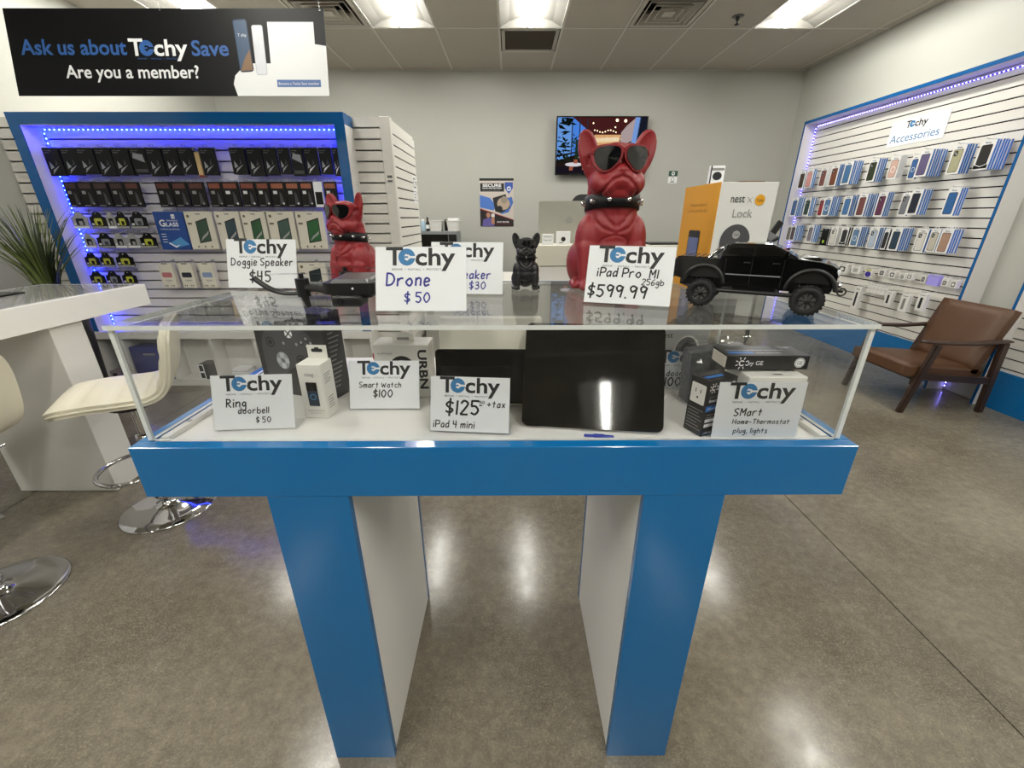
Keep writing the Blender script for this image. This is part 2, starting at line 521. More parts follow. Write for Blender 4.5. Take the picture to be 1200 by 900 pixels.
M_TROF = mat('troffer_enamel', '5f5d58', 0.55, var=0.01)
M_LENS = glow('tube_light', 'fffdf4', TUBE_STRENGTH)
tro = None
where = {(-5, 0): 'ceiling light above the hanging black banner', (-2, 0): 'ceiling light right of the black banner, left of the centre light', (0, 0): 'ceiling light over the red dog, above the square grille',
         (4, 0): 'ceiling light nearest the wall of phone cases', (-3, 2): 'ceiling light over the display counter, left side', (4, 2): 'ceiling light over the brown armchair'}
for n, (i, j) in enumerate(LIGHTS):
    x, y = cell(i, j)
    lab = 'long white ' + where.get((i, j), 'ceiling light behind the camera, %s of row %d' % (['first', 'second', 'third', 'fourth'][[q for q in LIGHTS if q[1] == j].index((i, j))], j // 2 - 1))
    if tro is None:
        t = tro = thing('ceiling_light', lab, 'ceiling light', (x + TPX / 2, y + TPY / 2, H), group='recessed ceiling lights')
        a = MB(); hw, hl = TPX / 2 - 0.012, TPY / 2 - 0.012
        pr = [(-hw, 0.0), (-hw, 0.004), (-0.22, 0.05), (-0.1, 0.085), (0, 0.095), (0.1, 0.085), (0.22, 0.05), (hw, 0.004), (hw, 0.0)]
        for k in range(len(pr) - 1):
            p, q = pr[k], pr[k + 1]
            a.add([(p[0], -hl, p[1]), (q[0], -hl, q[1]), (q[0], hl, q[1]), (p[0], hl, p[1])], [(0, 1, 2, 3)], M_TROF, True)
        for s in (-1, 1):
            a.add([(p[0], s * hl, p[1]) for p in pr], [tuple(range(len(pr)))], M_TROF)
        for s in (-1, 1):
            a.box(min(s * hw, s * hw + s * 0.012), -hl - 0.012, -0.002, max(s * hw, s * hw + s * 0.012), hl + 0.012, 0.003, M_TROF)
            a.box(-hw, min(s * hl, s * hl + s * 0.012), -0.002, hw, max(s * hl, s * hl + s * 0.012), 0.003, M_TROF)
        a.build('housing', t)
        a = MB(); a.cyl((0, -hl + 0.02, 0.048), (0, hl - 0.02, 0.048), 0.052, M_LENS, n=14, caps=True); o = a.build('lens', t); o['label'] = 'glowing white tube lens'
        for s in (-1, 1):
            a = MB()
            a.tube([(0.06 * math.cos(q), s * (hl - 0.014), 0.048 + 0.06 * math.sin(q)) for q in [PI + k * PI / 12 for k in range(13)]], 0.0035, M_INK, 6)
            a.build('end_clip', t)
    else:
        dup(tro, (x + TPX / 2, y + TPY / 2, H), 0, lab)

M_VENT = mat('vent_enamel', 'bdb8ad', 0.55)
for n, (i, j) in enumerate(VENTS):
    x, y = half(i, j)
    t = thing('ceiling_vent', ['square louvred air vent between the banner and the first light', 'square louvred air vent left of the sprinkler'][n], 'air vent', (x + TPX / 2, y + TPX / 2, H), group='square ceiling vents')
    a = MB(); a.box(-0.3, -0.3, 0.12, 0.3, 0.3, 0.125, M_DARKGAP); a.build('duct', t)
    a = MB()
    def sqring(a, r0, z0, r1, z1, m):
        P = [(-1, -1), (1, -1), (1, 1), (-1, 1)]
        a.add([(p[0] * r0, p[1] * r0, z0) for p in P] + [(p[0] * r1, p[1] * r1, z1) for p in P], [(k, (k + 1) % 4, 4 + (k + 1) % 4, 4 + k) for k in range(4)], m)
    sqring(a, 0.302, 0.0, 0.262, 0.0, M_VENT); sqring(a, 0.262, 0.0, 0.262, 0.12, M_VENT)
    a.build('frame', t)
    for r in (0.24, 0.175, 0.11):
        a = MB(); sqring(a, r, -0.006, r - 0.055, 0.07, M_VENT); sqring(a, r, -0.006, r - 0.01, -0.006, M_VENT); a.build('louvre', t)
    a = MB(); a.box(-0.05, -0.05, -0.004, 0.05, 0.05, 0.0, M_VENT); a.build('center_plate', t)
x, y = cell(0, -1)
t = thing('return_grille', 'square brown mesh air return grille beside the centre light', 'air vent', (x + TPX / 2, y + TPX / 2, H))
a = MB()
for q in range(4):
    M = RZ(q * PI / 2); a.box(-0.3, -0.3, -0.004, 0.3, -0.265, 0.004, M_VENT, M=M)
a.build('frame', t)
a = MB(); MG = mat('return_mesh', '5a5148', 0.8, var=0.3, scale=300)
a.box(-0.27, -0.27, 0.004, 0.27, 0.27, 0.01, MG)
for k in range(26): a.box(-0.266, -0.26 + k * 0.0204, 0.0, 0.266, -0.256 + k * 0.0204, 0.005, MG)
a.build('mesh', t)
t = thing('sprinkler', 'small fire sprinkler head on the ceiling near the right light', 'sprinkler', (2.184, 4.968, H))
a = MB(); a.lathe([(0.0, -0.003), (0.05, -0.004), (0.055, 0.0)], M_TROF); a.build('escutcheon', t)
a = MB(); a.lathe([(0.018, 0), (0.016, -0.03), (0.008, -0.035), (0.006, -0.06), (0.022, -0.062), (0.024, -0.066), (0.0, -0.067)], M_INK, 14); a.build('head', t)

# ---------------------------------------------------------------- display counter
t = thing('display_counter', 'blue and white display counter on two broad legs, in front', 'display counter', (0, 0, 0))
BX0, BX1, BY0, BY1, BZ0, BZ1 = -0.735, 0.674, 0.693, 1.262, 0.896, 1.010
a = MB()
a.box(BX0, BY0, BZ0, BX1, BY0 + 0.026, BZ1, M_BLUE, 0.0012)
a.box(BX0 + 0.022, BY1 - 0.026, BZ0, BX1 - 0.022, BY1, BZ1 - 0.006, M_WHITE, 0.0012)
a.box(BX0, BY0 + 0.026, BZ0, BX0 + 0.022, BY1, BZ1, M_BLUE)
a.box(BX1 - 0.022, BY0 + 0.026, BZ0, BX1, BY1, BZ1, M_BLUE)
a.box(BX0 + 0.01, BY0 + 0.01, BZ0, BX1 - 0.01, BY1 - 0.01, BZ0 + 0.02, M_BLUE)
a.build('apron', t)
a = MB(); a.box(BX0 + 0.022, BY0 + 0.026, BZ1 - 0.03, BX1 - 0.022, BY1 - 0.026, BZ1 - 0.006, M_WHITE)
a.box(BX0 + 0.036, BY0 + 0.037, BZ1 - 0.006, BX0 + 0.052, BY1 - 0.03, BZ1 + 0.004, M_WHITE, 0.001)
a.box(BX1 - 0.052, BY0 + 0.037, BZ1 - 0.006, BX1 - 0.036, BY1 - 0.03, BZ1 + 0.004, M_WHITE, 0.001)
o = a.build('deck', t); o['label'] = 'white display deck'
for x0, x1 in ((-0.494, -0.329), (0.2715, 0.4365)):
    a = MB(); a.box(x0, 0.694, 0.0, x1, 0.712, BZ0, M_BLUE, 0.0008); a.box(x0 + 0.002, 0.712, 0.004, x1 - 0.002, 1.219, BZ0, M_WHITE, 0.0008)
    a.box(x0, 1.219, 0.0, x1, 1.237, BZ0, M_BLUE, 0.0008)
    a.build('leg', t)
for x0 in (BX0 + 0.018, BX1 - 0.031):
    for y0 in (0.8, 1.15):
        a = MB(); xx = BX0 + 0.0365 if x0 < 0 else BX1 - 0.0365; s = 1 if x0 < 0 else -1
        a.cyl((BX0 + 0.044 if s > 0 else BX1 - 0.044, y0, BZ1 + 0.004), (BX0 + 0.044 if s > 0 else BX1 - 0.044, y0, BZ1 + 0.0055), 0.005, M_STEEL, n=12); a.build('screw', t)
# acrylic cover
AX0, AX1, AY0, AY1, AZ = -0.717, 0.656, 0.7215, 1.256, 1.243
t = thing('acrylic_cover', 'clear acrylic box cover standing on the blue counter', 'display case', (0, 0, 0))
def sheet(name, x0, y0, z0, x1, y1, z1, thin):
    a = MB(); vs = [Vector((x, y, z)) for x in (x0, x1) for y in (y0, y1) for z in (z0, z1)]
    fs = {'x': [(0, 1, 3, 2), (4, 6, 7, 5)], 'y': [(0, 4, 5, 1), (2, 3, 7, 6)], 'z': [(0, 2, 6, 4), (1, 5, 7, 3)]}
    for k in fs: a.add(vs, fs[k], M_ACR if k == thin else M_EDGE)
    return a.build(name, t)
TH = 0.0085
sheet('top_panel', AX0 - 0.004, AY0 - 0.004, AZ - TH, AX1 + 0.004, AY1, AZ, 'z')
sheet('front_panel', AX0 + TH, AY0, BZ1 + 0.0005, AX1 - TH, AY0 + 0.006, AZ - TH, 'y')
sheet('side_panel', AX0, AY0, BZ1 + 0.0005, AX0 + TH, AY1 - 0.004, AZ - TH, 'x')
sheet('side_panel', AX1 - TH, AY0, BZ1 + 0.0005, AX1, AY1 - 0.004, AZ - TH, 'x')
# ---------------------------------------------------------------- slatwall displays
M_LEDB = glow('blue_led', '1626ff', LED_STRENGTH * 4.0)
M_LEDBT = glow('blue_led_tape', '0a14ff', LED_STRENGTH * 0.3)
M_LEDP = glow('violet_led', '8f86ff', LED_STRENGTH * 0.3)
M_LEDPT = glow('violet_led_tape', '3f2cff', LED_STRENGTH * 0.014)
M_FRAMEB = mat('frame_blue', '0b5590', 0.25, var=0.04, scale=5)
M_REVEAL = mat('reveal_white', 'd8d6d4', 0.5, var=0.02)

def slats(mb, M, w, h, z0=0.0, pitch=0.0762, gap=0.0105, top=None):
    """Slat boards in local x (0..w), y (z0..h); boards stand 12 mm out of the dark backing (local z)."""
    mb.M = M
    mb.rect(0, z0, w, h, M_DARKGAP, 0.0)
    y = h
    while y > z0 + 0.002:
        b = max(z0, y - pitch + gap)
        mb.add([(x, yy, zz) for x in (0, w) for yy in (b, y) for zz in (0, 0.012)], [(4, 6, 7, 5), (0, 1, 3, 2), (1, 5, 7, 3), (0, 4, 5, 1), (2, 3, 7, 6)], M_SLAT)
        y -= pitch
    mb.M = Matrix()

def led(parent, p0, p1, n, m, mt, out, name='led_strip'):
    """A tape with n raised diodes from p0 to p1; out = direction the diodes face."""
    p0, p1, out = Vector(p0), Vector(p1), Vector(out)
    a = MB()
    d = (p1 - p0).normalized(); s = d.cross(out)
    a.add([p0 + s * 0.004, p1 + s * 0.004, p1 - s * 0.004, p0 - s * 0.004] + [q + out * 0.002 for q in (p0 + s * 0.004, p1 + s * 0.004, p1 - s * 0.004, p0 - s * 0.004)],
          [(0, 3, 2, 1), (4, 5, 6, 7), (0, 1, 5, 4), (2, 3, 7, 6), (1, 2, 6, 5), (3, 0, 4, 7)], mt)
    for k in range(n):
        c = p0 + (p1 - p0) * ((k + 0.5) / n) + out * 0.0045
        a.ell(c, (0.0048,) * 3, m, 6)
    return a.build(name, parent)

# left display: partition with a blue frame
t = thing('slatwall_display', 'white slatwall display in a blue lit frame, hung with black packs, left side', 'slatwall display', (0, 0, 0))
SLZ = 2.128
a = MB(); a.box(-3.925, 3.692, 0, -0.93, 4.55, SLZ, M_SLAT); a.build('core', t)
a = MB(); slats(a, fr((-3.925, 3.692, 0), (1, 0, 0), (0, 0, 1)), 2.928, SLZ, 0.4); a.build('slat_panel', t)
a = MB(); slats(a, fr((-0.929, 3.73, 0), (0, 1, 0), (0, 0, 1)), 0.81, SLZ - 0.03, 0.0); o = a.build('slat_panel', t); o['label'] = 'side slat panel running back'
a = MB(); a.box(-0.997, 3.672, 0, -0.915, 3.735, SLZ + 0.004, M_SLAT, 0.004)
a.M = fr((-0.975, 3.6715, 1.68), (1, 0, 0), (0, 0, 1))
for q, (y, h) in enumerate([(0.03, 0.02), (0.0, 0.016)]):
    a.rect(0.0, y, 0.04, y + h, M_GREYTXT, 0.0004); 
    for k in range(4): a.rect(0.003 + k * 0.009, y + 0.004, 0.009 + k * 0.009, y + h - 0.004, M_INK, 0.0006)
a.M = Matrix(); a.build('corner_post', t)
FX0, FX1, FZ = -3.634, -1.203, 2.125
a = MB()
for x0, x1 in ((FX0, FX0 + 0.078), (FX1 - 0.075, FX1)):
    a.box(x0, 3.5, 0.506, x1, 3.506, FZ - 0.075, M_FRAMEB)
    a.box(x0, 3.506, 0.506, x1, 3.685, FZ - 0.075, M_REVEAL)
a.box(FX0, 3.5, FZ - 0.075, FX1, 3.685, FZ, M_FRAMEB)
a.box(FX0 + 0.078, 3.507, FZ - 0.08, FX1 - 0.075, 3.684, FZ - 0.074, M_REVEAL)
o = a.build('frame', t); o['label'] = 'blue frame'
led(t, (-3.55, 3.652, 2.0445), (-1.285, 3.652, 2.0445), 62, M_LEDB, M_LEDBT, (0, 0, -1))
led(t, (-3.553, 3.655, 2.03), (-3.553, 3.655, 0.53), 46, M_LEDB, M_LEDBT, (1, 0, 0))
led(t, (-1.28, 3.655, 2.03), (-1.28, 3.655, 1.45), 18, M_LEDB, M_LEDBT, (-1, 0, 0))
a = MB(); a.cyl((-0.917, 4.42, 1.735), (-0.83, 4.42, 1.735), 0.004, M_STEEL, n=8); a.build('peg_hook', t)
a = MB(); a.M = fr((-0.9165, 4.34, 1.55), (0, 1, 0), (0, 0, 1))
a.rect(0, 0, 0.14, 0.24, M_PAPER, 0.0004)
for k in range(4): a.rect(0.02, 0.02 + k * 0.025, 0.12 - 0.02 * (k % 2), 0.03 + k * 0.025, M_GREYTXT, 0.0008)
a.rect(0.02, 0.13, 0.12, 0.22, M_GREYTXT, 0.0008); a.rect(0.04, 0.145, 0.1, 0.205, M_PAPER, 0.001)
a.M = Matrix(); o = a.build('paper_notice', t); o['label'] = 'white paper notice'

# storage cabinet with open cubbies below it
t = thing('storage_cabinet', 'low white cabinet with open cubbies under the blue framed display', 'cabinet', (0, 0, 0))
a = MB(); a.box(-3.64, 3.49, 0.44, -1.2, 3.672, 0.505, M_WHITE, 0.002); a.build('top_board', t)
a = MB(); a.box(-3.64, 3.5, 0.0, -1.2, 3.67, 0.06, M_WHITE, 0.002)
a.box(-3.64, 3.655, 0.06, -1.2, 3.672, 0.44, M_WHITE); a.build('carcass', t)
for x in (-3.625, -3.39, -3.005, -2.62, -2.235, -1.85, -1.465, -1.215):
    a = MB(); a.box(x - 0.012, 3.495, 0.06, x + 0.012, 3.655, 0.44, M_WHITE, 0.001); a.build('divider', t)
CUB = mat('cubby_bin', '27307e', 0.6)
def simple_box(name, label, cat, x0, y0, z0, x1, y1, z1, m, face=None, group=None):
    t = thing(name, label, cat, ((x0 + x1) / 2, (y0 + y1) / 2, z0), group=group)
    cx, cy = (x0 + x1) / 2, (y0 + y1) / 2
    a = MB(); a.box(x0 - cx, y0 - cy, 0, x1 - cx, y1 - cy, z1 - z0, m, 0.002); a.build('body', t)
    if face:
        a = MB(); a.M = fr((x0 - cx, y0 - cy - 0.0004, 0), (1, 0, 0), (0, 0, 1)); face(a, x1 - x0, z1 - z0); a.M = Matrix(); a.build('front_print', t)
    return t
simple_box('fabric_bin', 'dark blue bin in a cubby of the low white cabinet', 'bin', -3.36, 3.51, 0.0605, -3.03, 3.65, 0.36, CUB, lambda a, w, h: (a.box(w / 2 - 0.05, h - 0.07, 0, w / 2 + 0.05, h - 0.055, 0.006, M_STEEL)))
simple_box('speaker_carton', 'black carton with a printed white strip in the low cabinet', 'box', -2.8, 3.51, 0.0605, -2.64, 3.64, 0.2, M_BLACK,
           lambda a, w, h: (a.rect(0, 0, 0.05, h, M_PAPER, 0.0003), a.rect(0.008, 0.01, 0.042, 0.06, M_INK, 0.0006), a.rect(0.008, 0.075, 0.042, h - 0.01, M_INK, 0.0006)))
for k in range(4):
    simple_box('paper_pad', 'white paper pad in the cabinet, %s of the stack beside the black carton' % ['bottom', 'second from bottom', 'third from bottom', 'top'][k], 'paper pad',
               -2.53 + 0.006 * k, 3.52, 0.0605 + k * 0.0225, -2.38 + 0.006 * (k % 2), 3.64, 0.0605 + k * 0.0225 + 0.021, M_PAPER, lambda a, w, h: a.rect(0, 0, w, 0.003, M_GREYTXT, 0.0002), 'paper pads in the low cabinet')
simple_box('dark_carton', 'dark grey carton in the cubby left of the blue bin', 'box', -3.505, 3.52, 0.0605, -3.41, 3.64, 0.4, mat('dark_carton', '35353a', 0.6), lambda a, w, h: a.poly(circ(0.008, 12, w * 0.7, h * 0.5), M_PAPER, 0.0004))
simple_box('remote_box', 'small black and white box lying in the leftmost cubby', 'box', -3.605, 3.51, 0.0605, -3.515, 3.6, 0.14, mat('box_pinkgrey', '8c8088', 0.6), lambda a, w, h: a.rect(0.02, 0.02, w - 0.03, h - 0.02, M_INK, 0.0004))

# right display on the wall
t = thing('slatwall_display', 'white slatwall display with violet lights, hung with phone cases, right wall', 'slatwall display', (0, 0, 0))
RY0, RY1, RXF, RZ1 = 3.415, 6.0, 3.70, 2.515
a = MB(); slats(a, fr((3.862, RY1, 0), (0, -1, 0), (0, 0, 1)), RY1 - RY0, 2.49, 0.3, pitch=0.0775); a.build('slat_panel', t)
a = MB(); a.box(3.838, RY0 - 0.0, 0, 3.865, RY1, 0.315, M_BLUE); o = a.build('kick_board', t); o['label'] = 'blue kick board'
a = MB()
a.box(RXF, RY0 - 0.02, RZ1 - 0.02, RXF + 0.005, RY1 + 0.02, RZ1 + 0.012, M_FRAMEB); a.box(RXF + 0.005, RY0 - 0.02, RZ1 - 0.018, 3.868, RY1 + 0.02, RZ1 + 0.012, M_REVEAL)
for y in (RY0 - 0.02, RY1):
    a.box(RXF, y, 0, RXF + 0.005, y + 0.02, RZ1, M_FRAMEB); a.box(RXF + 0.005, y, 0, 3.868, y + 0.02, RZ1 - 0.018, M_REVEAL)
o = a.build('frame', t); o['label'] = 'thin blue and white frame'
led(t, (3.845, RY1 - 0.03, 2.468), (3.845, RY0 + 0.03, 2.468), 80, M_LEDP, M_LEDPT, (-1, 0, 0))
led(t, (3.84, RY1 - 0.012, 2.46), (3.84, RY1 - 0.012, 0.33), 62, M_LEDP, M_LEDPT, (-0.707, -0.707, 0))
led(t, (3.84, RY0 + 0.012, 2.46), (3.84, RY0 + 0.012, 0.05), 62, M_LEDP, M_LEDPT, (-0.707, 0.707, 0))
led(t, (3.855, RY0 - 0.03, 0.16), (3.855, RY0 - 0.03, 0.02), 5, M_LEDP, M_LEDPT, (-0.8, -0.6, 0))
a = MB(); a.M = fr((3.848, 4.81, 2.075), (0, -1, 0), (0, 0, 1))
a.box(0, 0, 0, 0.6, 0.225, 0.003, M_PAPER)
techy(a, 0.17, 0.145, 0.23, sub=False, z=0.0036)
a.text('Accessories', 0.03, 0.03, M_LOGOB, 0.0036, w=0.52, h=0.07)
a.M = Matrix(); o = a.build('title_panel', t); o['label'] = 'white panel reading Techy Accessories'

# second unit, nearer along the right wall
t = thing('slatwall_display', 'empty white slatwall with a blue base behind the brown armchair', 'slatwall display', (0, 0, 0))
a = MB(); slats(a, fr((3.862, 3.06, 0), (0, -1, 0), (0, 0, 1)), 1.9, 2.49, 0.28, pitch=0.0775); a.build('slat_panel', t)
a = MB(); a.box(3.835, 1.16, 0, 3.866, 3.06, 0.3, M_BLUE); o = a.build('kick_board', t); o['label'] = 'blue kick board'
a = MB(); a.box(3.77, 3.06, 0, 3.775, 3.078, 2.515, M_FRAMEB); a.box(3.775, 3.06, 0, 3.868, 3.078, 2.51, M_REVEAL)
a.box(3.77, 1.16, 2.49, 3.775, 3.078, 2.525, M_FRAMEB); a.box(3.775, 1.16, 2.49, 3.868, 3.078, 2.525, M_REVEAL)
a.box(3.77, 1.14, 0, 3.775, 1.16, 2.525, M_FRAMEB); a.box(3.775, 1.14, 0, 3.868, 1.16, 2.525, M_REVEAL)
o = a.build('frame', t); o['label'] = 'thin blue frame'

# ---------------------------------------------------------------- white desk on the left
t = thing('display_desk', 'white display desk with a glass inset top, left of the stools', 'desk', (0, 0, 0))
DX0, DX1, DY0, DY1, DZ0, DZ1 = -2.77, -2.165, 0.66, 2.505, 0.938, 1.055
a = MB()
a.box(DX1 - 0.022, DY0, DZ0, DX1, DY1, DZ1, M_WHITE, 0.001); a.box(DX0, DY0, DZ0, DX0 + 0.03, DY1, DZ1, M_WHITE, 0.001)
a.box(DX0 + 0.03, DY1 - 0.03, DZ0, DX1 - 0.022, DY1, DZ1, M_WHITE, 0.001); a.box(DX0 + 0.03, DY0, DZ0, DX1 - 0.022, DY0 + 0.03, DZ1, M_WHITE, 0.001)
a.box(DX0 + 0.03, DY0 + 0.03, DZ0, DX1 - 0.022, DY1 - 0.03, DZ0 + 0.05, M_WHITE)
a.build('top', t)
a = MB(); a.box(DX0 + 0.02, DY0 + 0.02, DZ1, DX1 - 0.012, DY1 - 0.02, DZ1 + 0.006, M_ACR); o = a.build('glass_top', t)
for y0 in (1.935, 0.76):
    a = MB(); a.box(-2.735, y0, 0.003, -2.2, y0 + 0.165, DZ0, M_WHITE, 0.001); a.build('leg', t)
t = thing('tablet', 'black tablet lying on the white desk at the left edge', 'tablet', (-2.6, 1.97, DZ1 + 0.0064), 0.05)
a = MB(); a.prism(rpoly(0.26, 0.36, 0.015), 0, 0.007, M_BLKGLOSS); a.build('body', t)
a = MB(); a.prism(rpoly(0.24, 0.33, 0.004), 0.0071, 0.0074, M_BLKGLOSS); a.build('screen', t)

# ---------------------------------------------------------------- stools
M_CREAM = mat('cream_leather', 'd9d3bf', 0.45, var=0.03, scale=25, bump=0.25, bscale=180)
def stool(label, x, y, rz):
    t = thing('bar_stool', label, 'bar stool', (x, y, 0), rz, 'cream bar stools by the white desk')
    a = MB(); a.lathe([(0.0, 0), (0.21, 0.0), (0.212, 0.004), (0.205, 0.009), (0.15, 0.017), (0.07, 0.028), (0.045, 0.04), (0.036, 0.06), (0.034, 0.065), (0, 0.065)], M_CHROME, 48); a.build('base', t)
    a = MB(); a.cyl((0, 0, 0.06), (0, 0, 0.42), 0.027, M_CHROME, n=20); a.cyl((0, 0, 0.42), (0, 0, 0.61), 0.018, M_CHROME, n=16)
    a.lathe([(0.03, 0.05), (0.036, 0.06), (0.036, 0.09), (0.028, 0.095)], M_CHROME, 20); a.lathe([(0.027, 0.41), (0.034, 0.415), (0.034, 0.435), (0.018, 0.44)], M_CHROME, 20); a.build('column', t)
    a = MB()   # foot ring: front loop on two stays
    pts = [(-0.15 * math.cos(q), 0.165 * math.sin(q), 0.27) for q in [(-PI * 0.62) + k * PI * 1.24 / 20 for k in range(21)]]
    pts = [(p[0] - 0.07, p[1], p[2]) for p in pts]
    a.tube([(0.0, -0.03, 0.3)] + pts + [(0.0, 0.03, 0.3)], 0.011, M_CHROME, 10); a.build('foot_ring', t)
    a = MB(); a.lathe([(0.03, 0.575), (0.09, 0.59), (0.1, 0.618), (0, 0.618)], M_BLACK, 20); a.tube([(0.05, 0.05, 0.59), (0.08, 0.16, 0.585), (0.08, 0.2, 0.582)], 0.006, M_CHROME, 8); a.build('seat_mount', t)
    # one continuous shell: seat and back swept along a bent profile
    prof = [(-0.235, 0.655), (-0.2, 0.668), (-0.1, 0.672), (0.0, 0.668), (0.09, 0.668), (0.145, 0.69), (0.175, 0.735), (0.195, 0.81), (0.212, 0.9), (0.225, 0.96), (0.23, 0.985)]
    wid = [0.17, 0.195, 0.205, 0.21, 0.21, 0.21, 0.21, 0.205, 0.195, 0.17, 0.13]
    P = catmull([(p[0], 0, p[1]) for p in prof], 6); W = catmull([(q, 0, 0) for q in wid], 6)
    N = len(P); nw = 12
    def shell(off, bulge):
        vs = []
        for i, p in enumerate(P):
            tg = (P[min(i + 1, N - 1)] - P[max(i - 1, 0)]).normalized(); nn = Vector((-tg.z, 0, tg.x))
            for k in range(nw + 1):
                u = -1 + 2 * k / nw
                b = bulge * (1 - abs(u) ** 4) * min(1, 6 * min(i, N - 1 - i) / N)
                q = 0.006 * max(0, 1 - abs(((i / N * 9) % 1) - 0.5) * 2 * 4 + 1) * (1 - u ** 6) if bulge > 0 and 8 < i < N - 8 else 0
                vs.append(p + nn * (off + b - max(0, q)) + Vector((0, u * W[i].x, 0)))
        return vs
    top, bot = shell(0.014, 0.016), shell(-0.022, -0.006)
    fs = [(i * (nw + 1) + k, (i + 1) * (nw + 1) + k, (i + 1) * (nw + 1) + k + 1, i * (nw + 1) + k + 1) for i in range(N - 1) for k in range(nw)]
    o_ = len(top)
    a = MB(); a.add(top, [f[::-1] for f in fs], M_CREAM, True); a.add(bot, fs, M_CREAM, True)
    rim = [i * (nw + 1) for i in range(N)] + [(N - 1) * (nw + 1) + k for k in range(1, nw + 1)] + [i * (nw + 1) + nw for i in range(N - 2, -1, -1)] + list(range(nw - 1, 0, -1))
    L = len(rim)
    a.add([top[i] for i in rim] + [bot[i] for i in rim], [(k, L + k, L + (k + 1) % L, (k + 1) % L) for k in range(L)], M_CREAM, True)
    seat = a.build('seat_shell', t)
    a = MB(); a.tube([top[i] * 0.45 + bot[i] * 0.55 for i in rim], 0.006, M_CREAM, 6, closed=True); a.build('piping', seat)
    return t
stool('cream bar stool with its chrome base beside the display counter', -1.80, 1.80, 0.55)
stool('cream bar stool cut off by the left edge of the photo', -2.07, 1.24, 0.12)

# ---------------------------------------------------------------- brown armchair
M_WOOD = mat('dark_walnut', '35251d', 0.4, var=0.25, scale=18)
M_LEATH = mat('brown_leather', '50341f', 0.45, var=0.1, scale=10, bump=0.3, bscale=220)
t = thing('armchair', 'brown leather armchair with a dark wooden frame by the right wall', 'armchair', (3.345, 3.2, 0))
def bar(mb, p, q, w, d, m, bev=0.006, taper=1.0):
    """Rectangular bar in the xz plane from p to q; w across in the plane, d along y (centred)."""
    p, q = Vector(p), Vector(q); dr = (q - p).normalized(); n = Vector((0, 1, 0)).cross(dr)
    b = bmesh.new(); bmesh.ops.create_cube(b, size=1)
    for v in b.verts:
        k = v.co.z + 0.5; s = 1 + (taper - 1) * k
        v.co = p + (q - p) * k + n * (v.co.x * w * s) + Vector((0, 1, 0)) * (v.co.y * d * s)
    bmesh.ops.bevel(b, geom=list(b.edges), offset=bev, segments=2, affect='EDGES')
    mb.bm(b, m, False)
for s in (-1, 1):
    y = 0.285 * s
    a = MB(); bar(a, (-0.30, y, 0.0), (-0.195, y, 0.545), 0.045, 0.035, M_WOOD, taper=1.1); a.build('front_leg', t)
    a = MB(); bar(a, (0.325, y, 0.0), (0.29, y, 0.56), 0.05, 0.035, M_WOOD, taper=1.1); a.build('rear_leg', t)
    a = MB(); bar(a, (-0.245, y, 0.3), (0.31, y, 0.262), 0.05, 0.026, M_WOOD); a.build('side_rail', t)
    a = MB()
    sec = [(-0.33, 0.012, 0.008, 0.572), (-0.3, 0.03, 0.011, 0.572), (-0.15, 0.036, 0.014, 0.562), (0.05, 0.03, 0.015, 0.556), (0.22, 0.028, 0.016, 0.566), (0.31, 0.026, 0.013, 0.572), (0.345, 0.012, 0.008, 0.568)]
    vs = []
    for x, hw, hz, z in sec: vs += [(x, y + hw * math.cos(2 * PI * k / 10), z + hz * math.sin(2 * PI * k / 10)) for k in range(10)]
    fs = [(i * 10 + k, i * 10 + (k + 1) % 10, (i + 1) * 10 + (k + 1) % 10, (i + 1) * 10 + k) for i in range(len(sec) - 1) for k in range(10)]
    a.add(vs, fs + [tuple(range(9, -1, -1)), tuple(range(60, 70))], M_WOOD, True); a.build('armrest', t)
a = MB()
for x, z in ((-0.235, 0.275), (0.29, 0.25)):
    a = MB(); a.box(x - 0.015, -0.27, z - 0.02, x + 0.015, 0.27, z + 0.02, M_WOOD, 0.004); a.build('cross_rail', t)
def cushion(name, p, q, th, w, m):
    """Padded slab from p to q (xz), thickness th, width w along y."""
    p, q = Vector(p), Vector(q); dr = (q - p); n = Vector((0, 1, 0)).cross(dr.normalized())
    b = bmesh.new(); bmesh.ops.create_cube(b, size=1)
    bmesh.ops.subdivide_edges(b, edges=list(b.edges), cuts=6, use_grid_fill=True)
    for v in b.verts:
        x, y, z = v.co * 2
        cr = (1 - abs(x) ** 5) * (1 - abs(y) ** 5)
        tz = 0.72 + 0.28 * min(1, cr * 2)
        v.co = p + dr * ((x + 1) / 2) + Vector((0, y * w / 2, 0)) + n * (z * th / 2 * tz)
    bmesh.ops.recalc_face_normals(b, faces=list(b.faces))
    a = MB(); a.bm(b, m, True); return a.build(name, t)
cushion('seat_cushion', (-0.335, 0, 0.335), (0.24, 0, 0.3), 0.115, 0.53, M_LEATH)
cushion('back_cushion', (0.175, 0, 0.315), (0.315, 0, 0.79), 0.08, 0.53, M_LEATH)
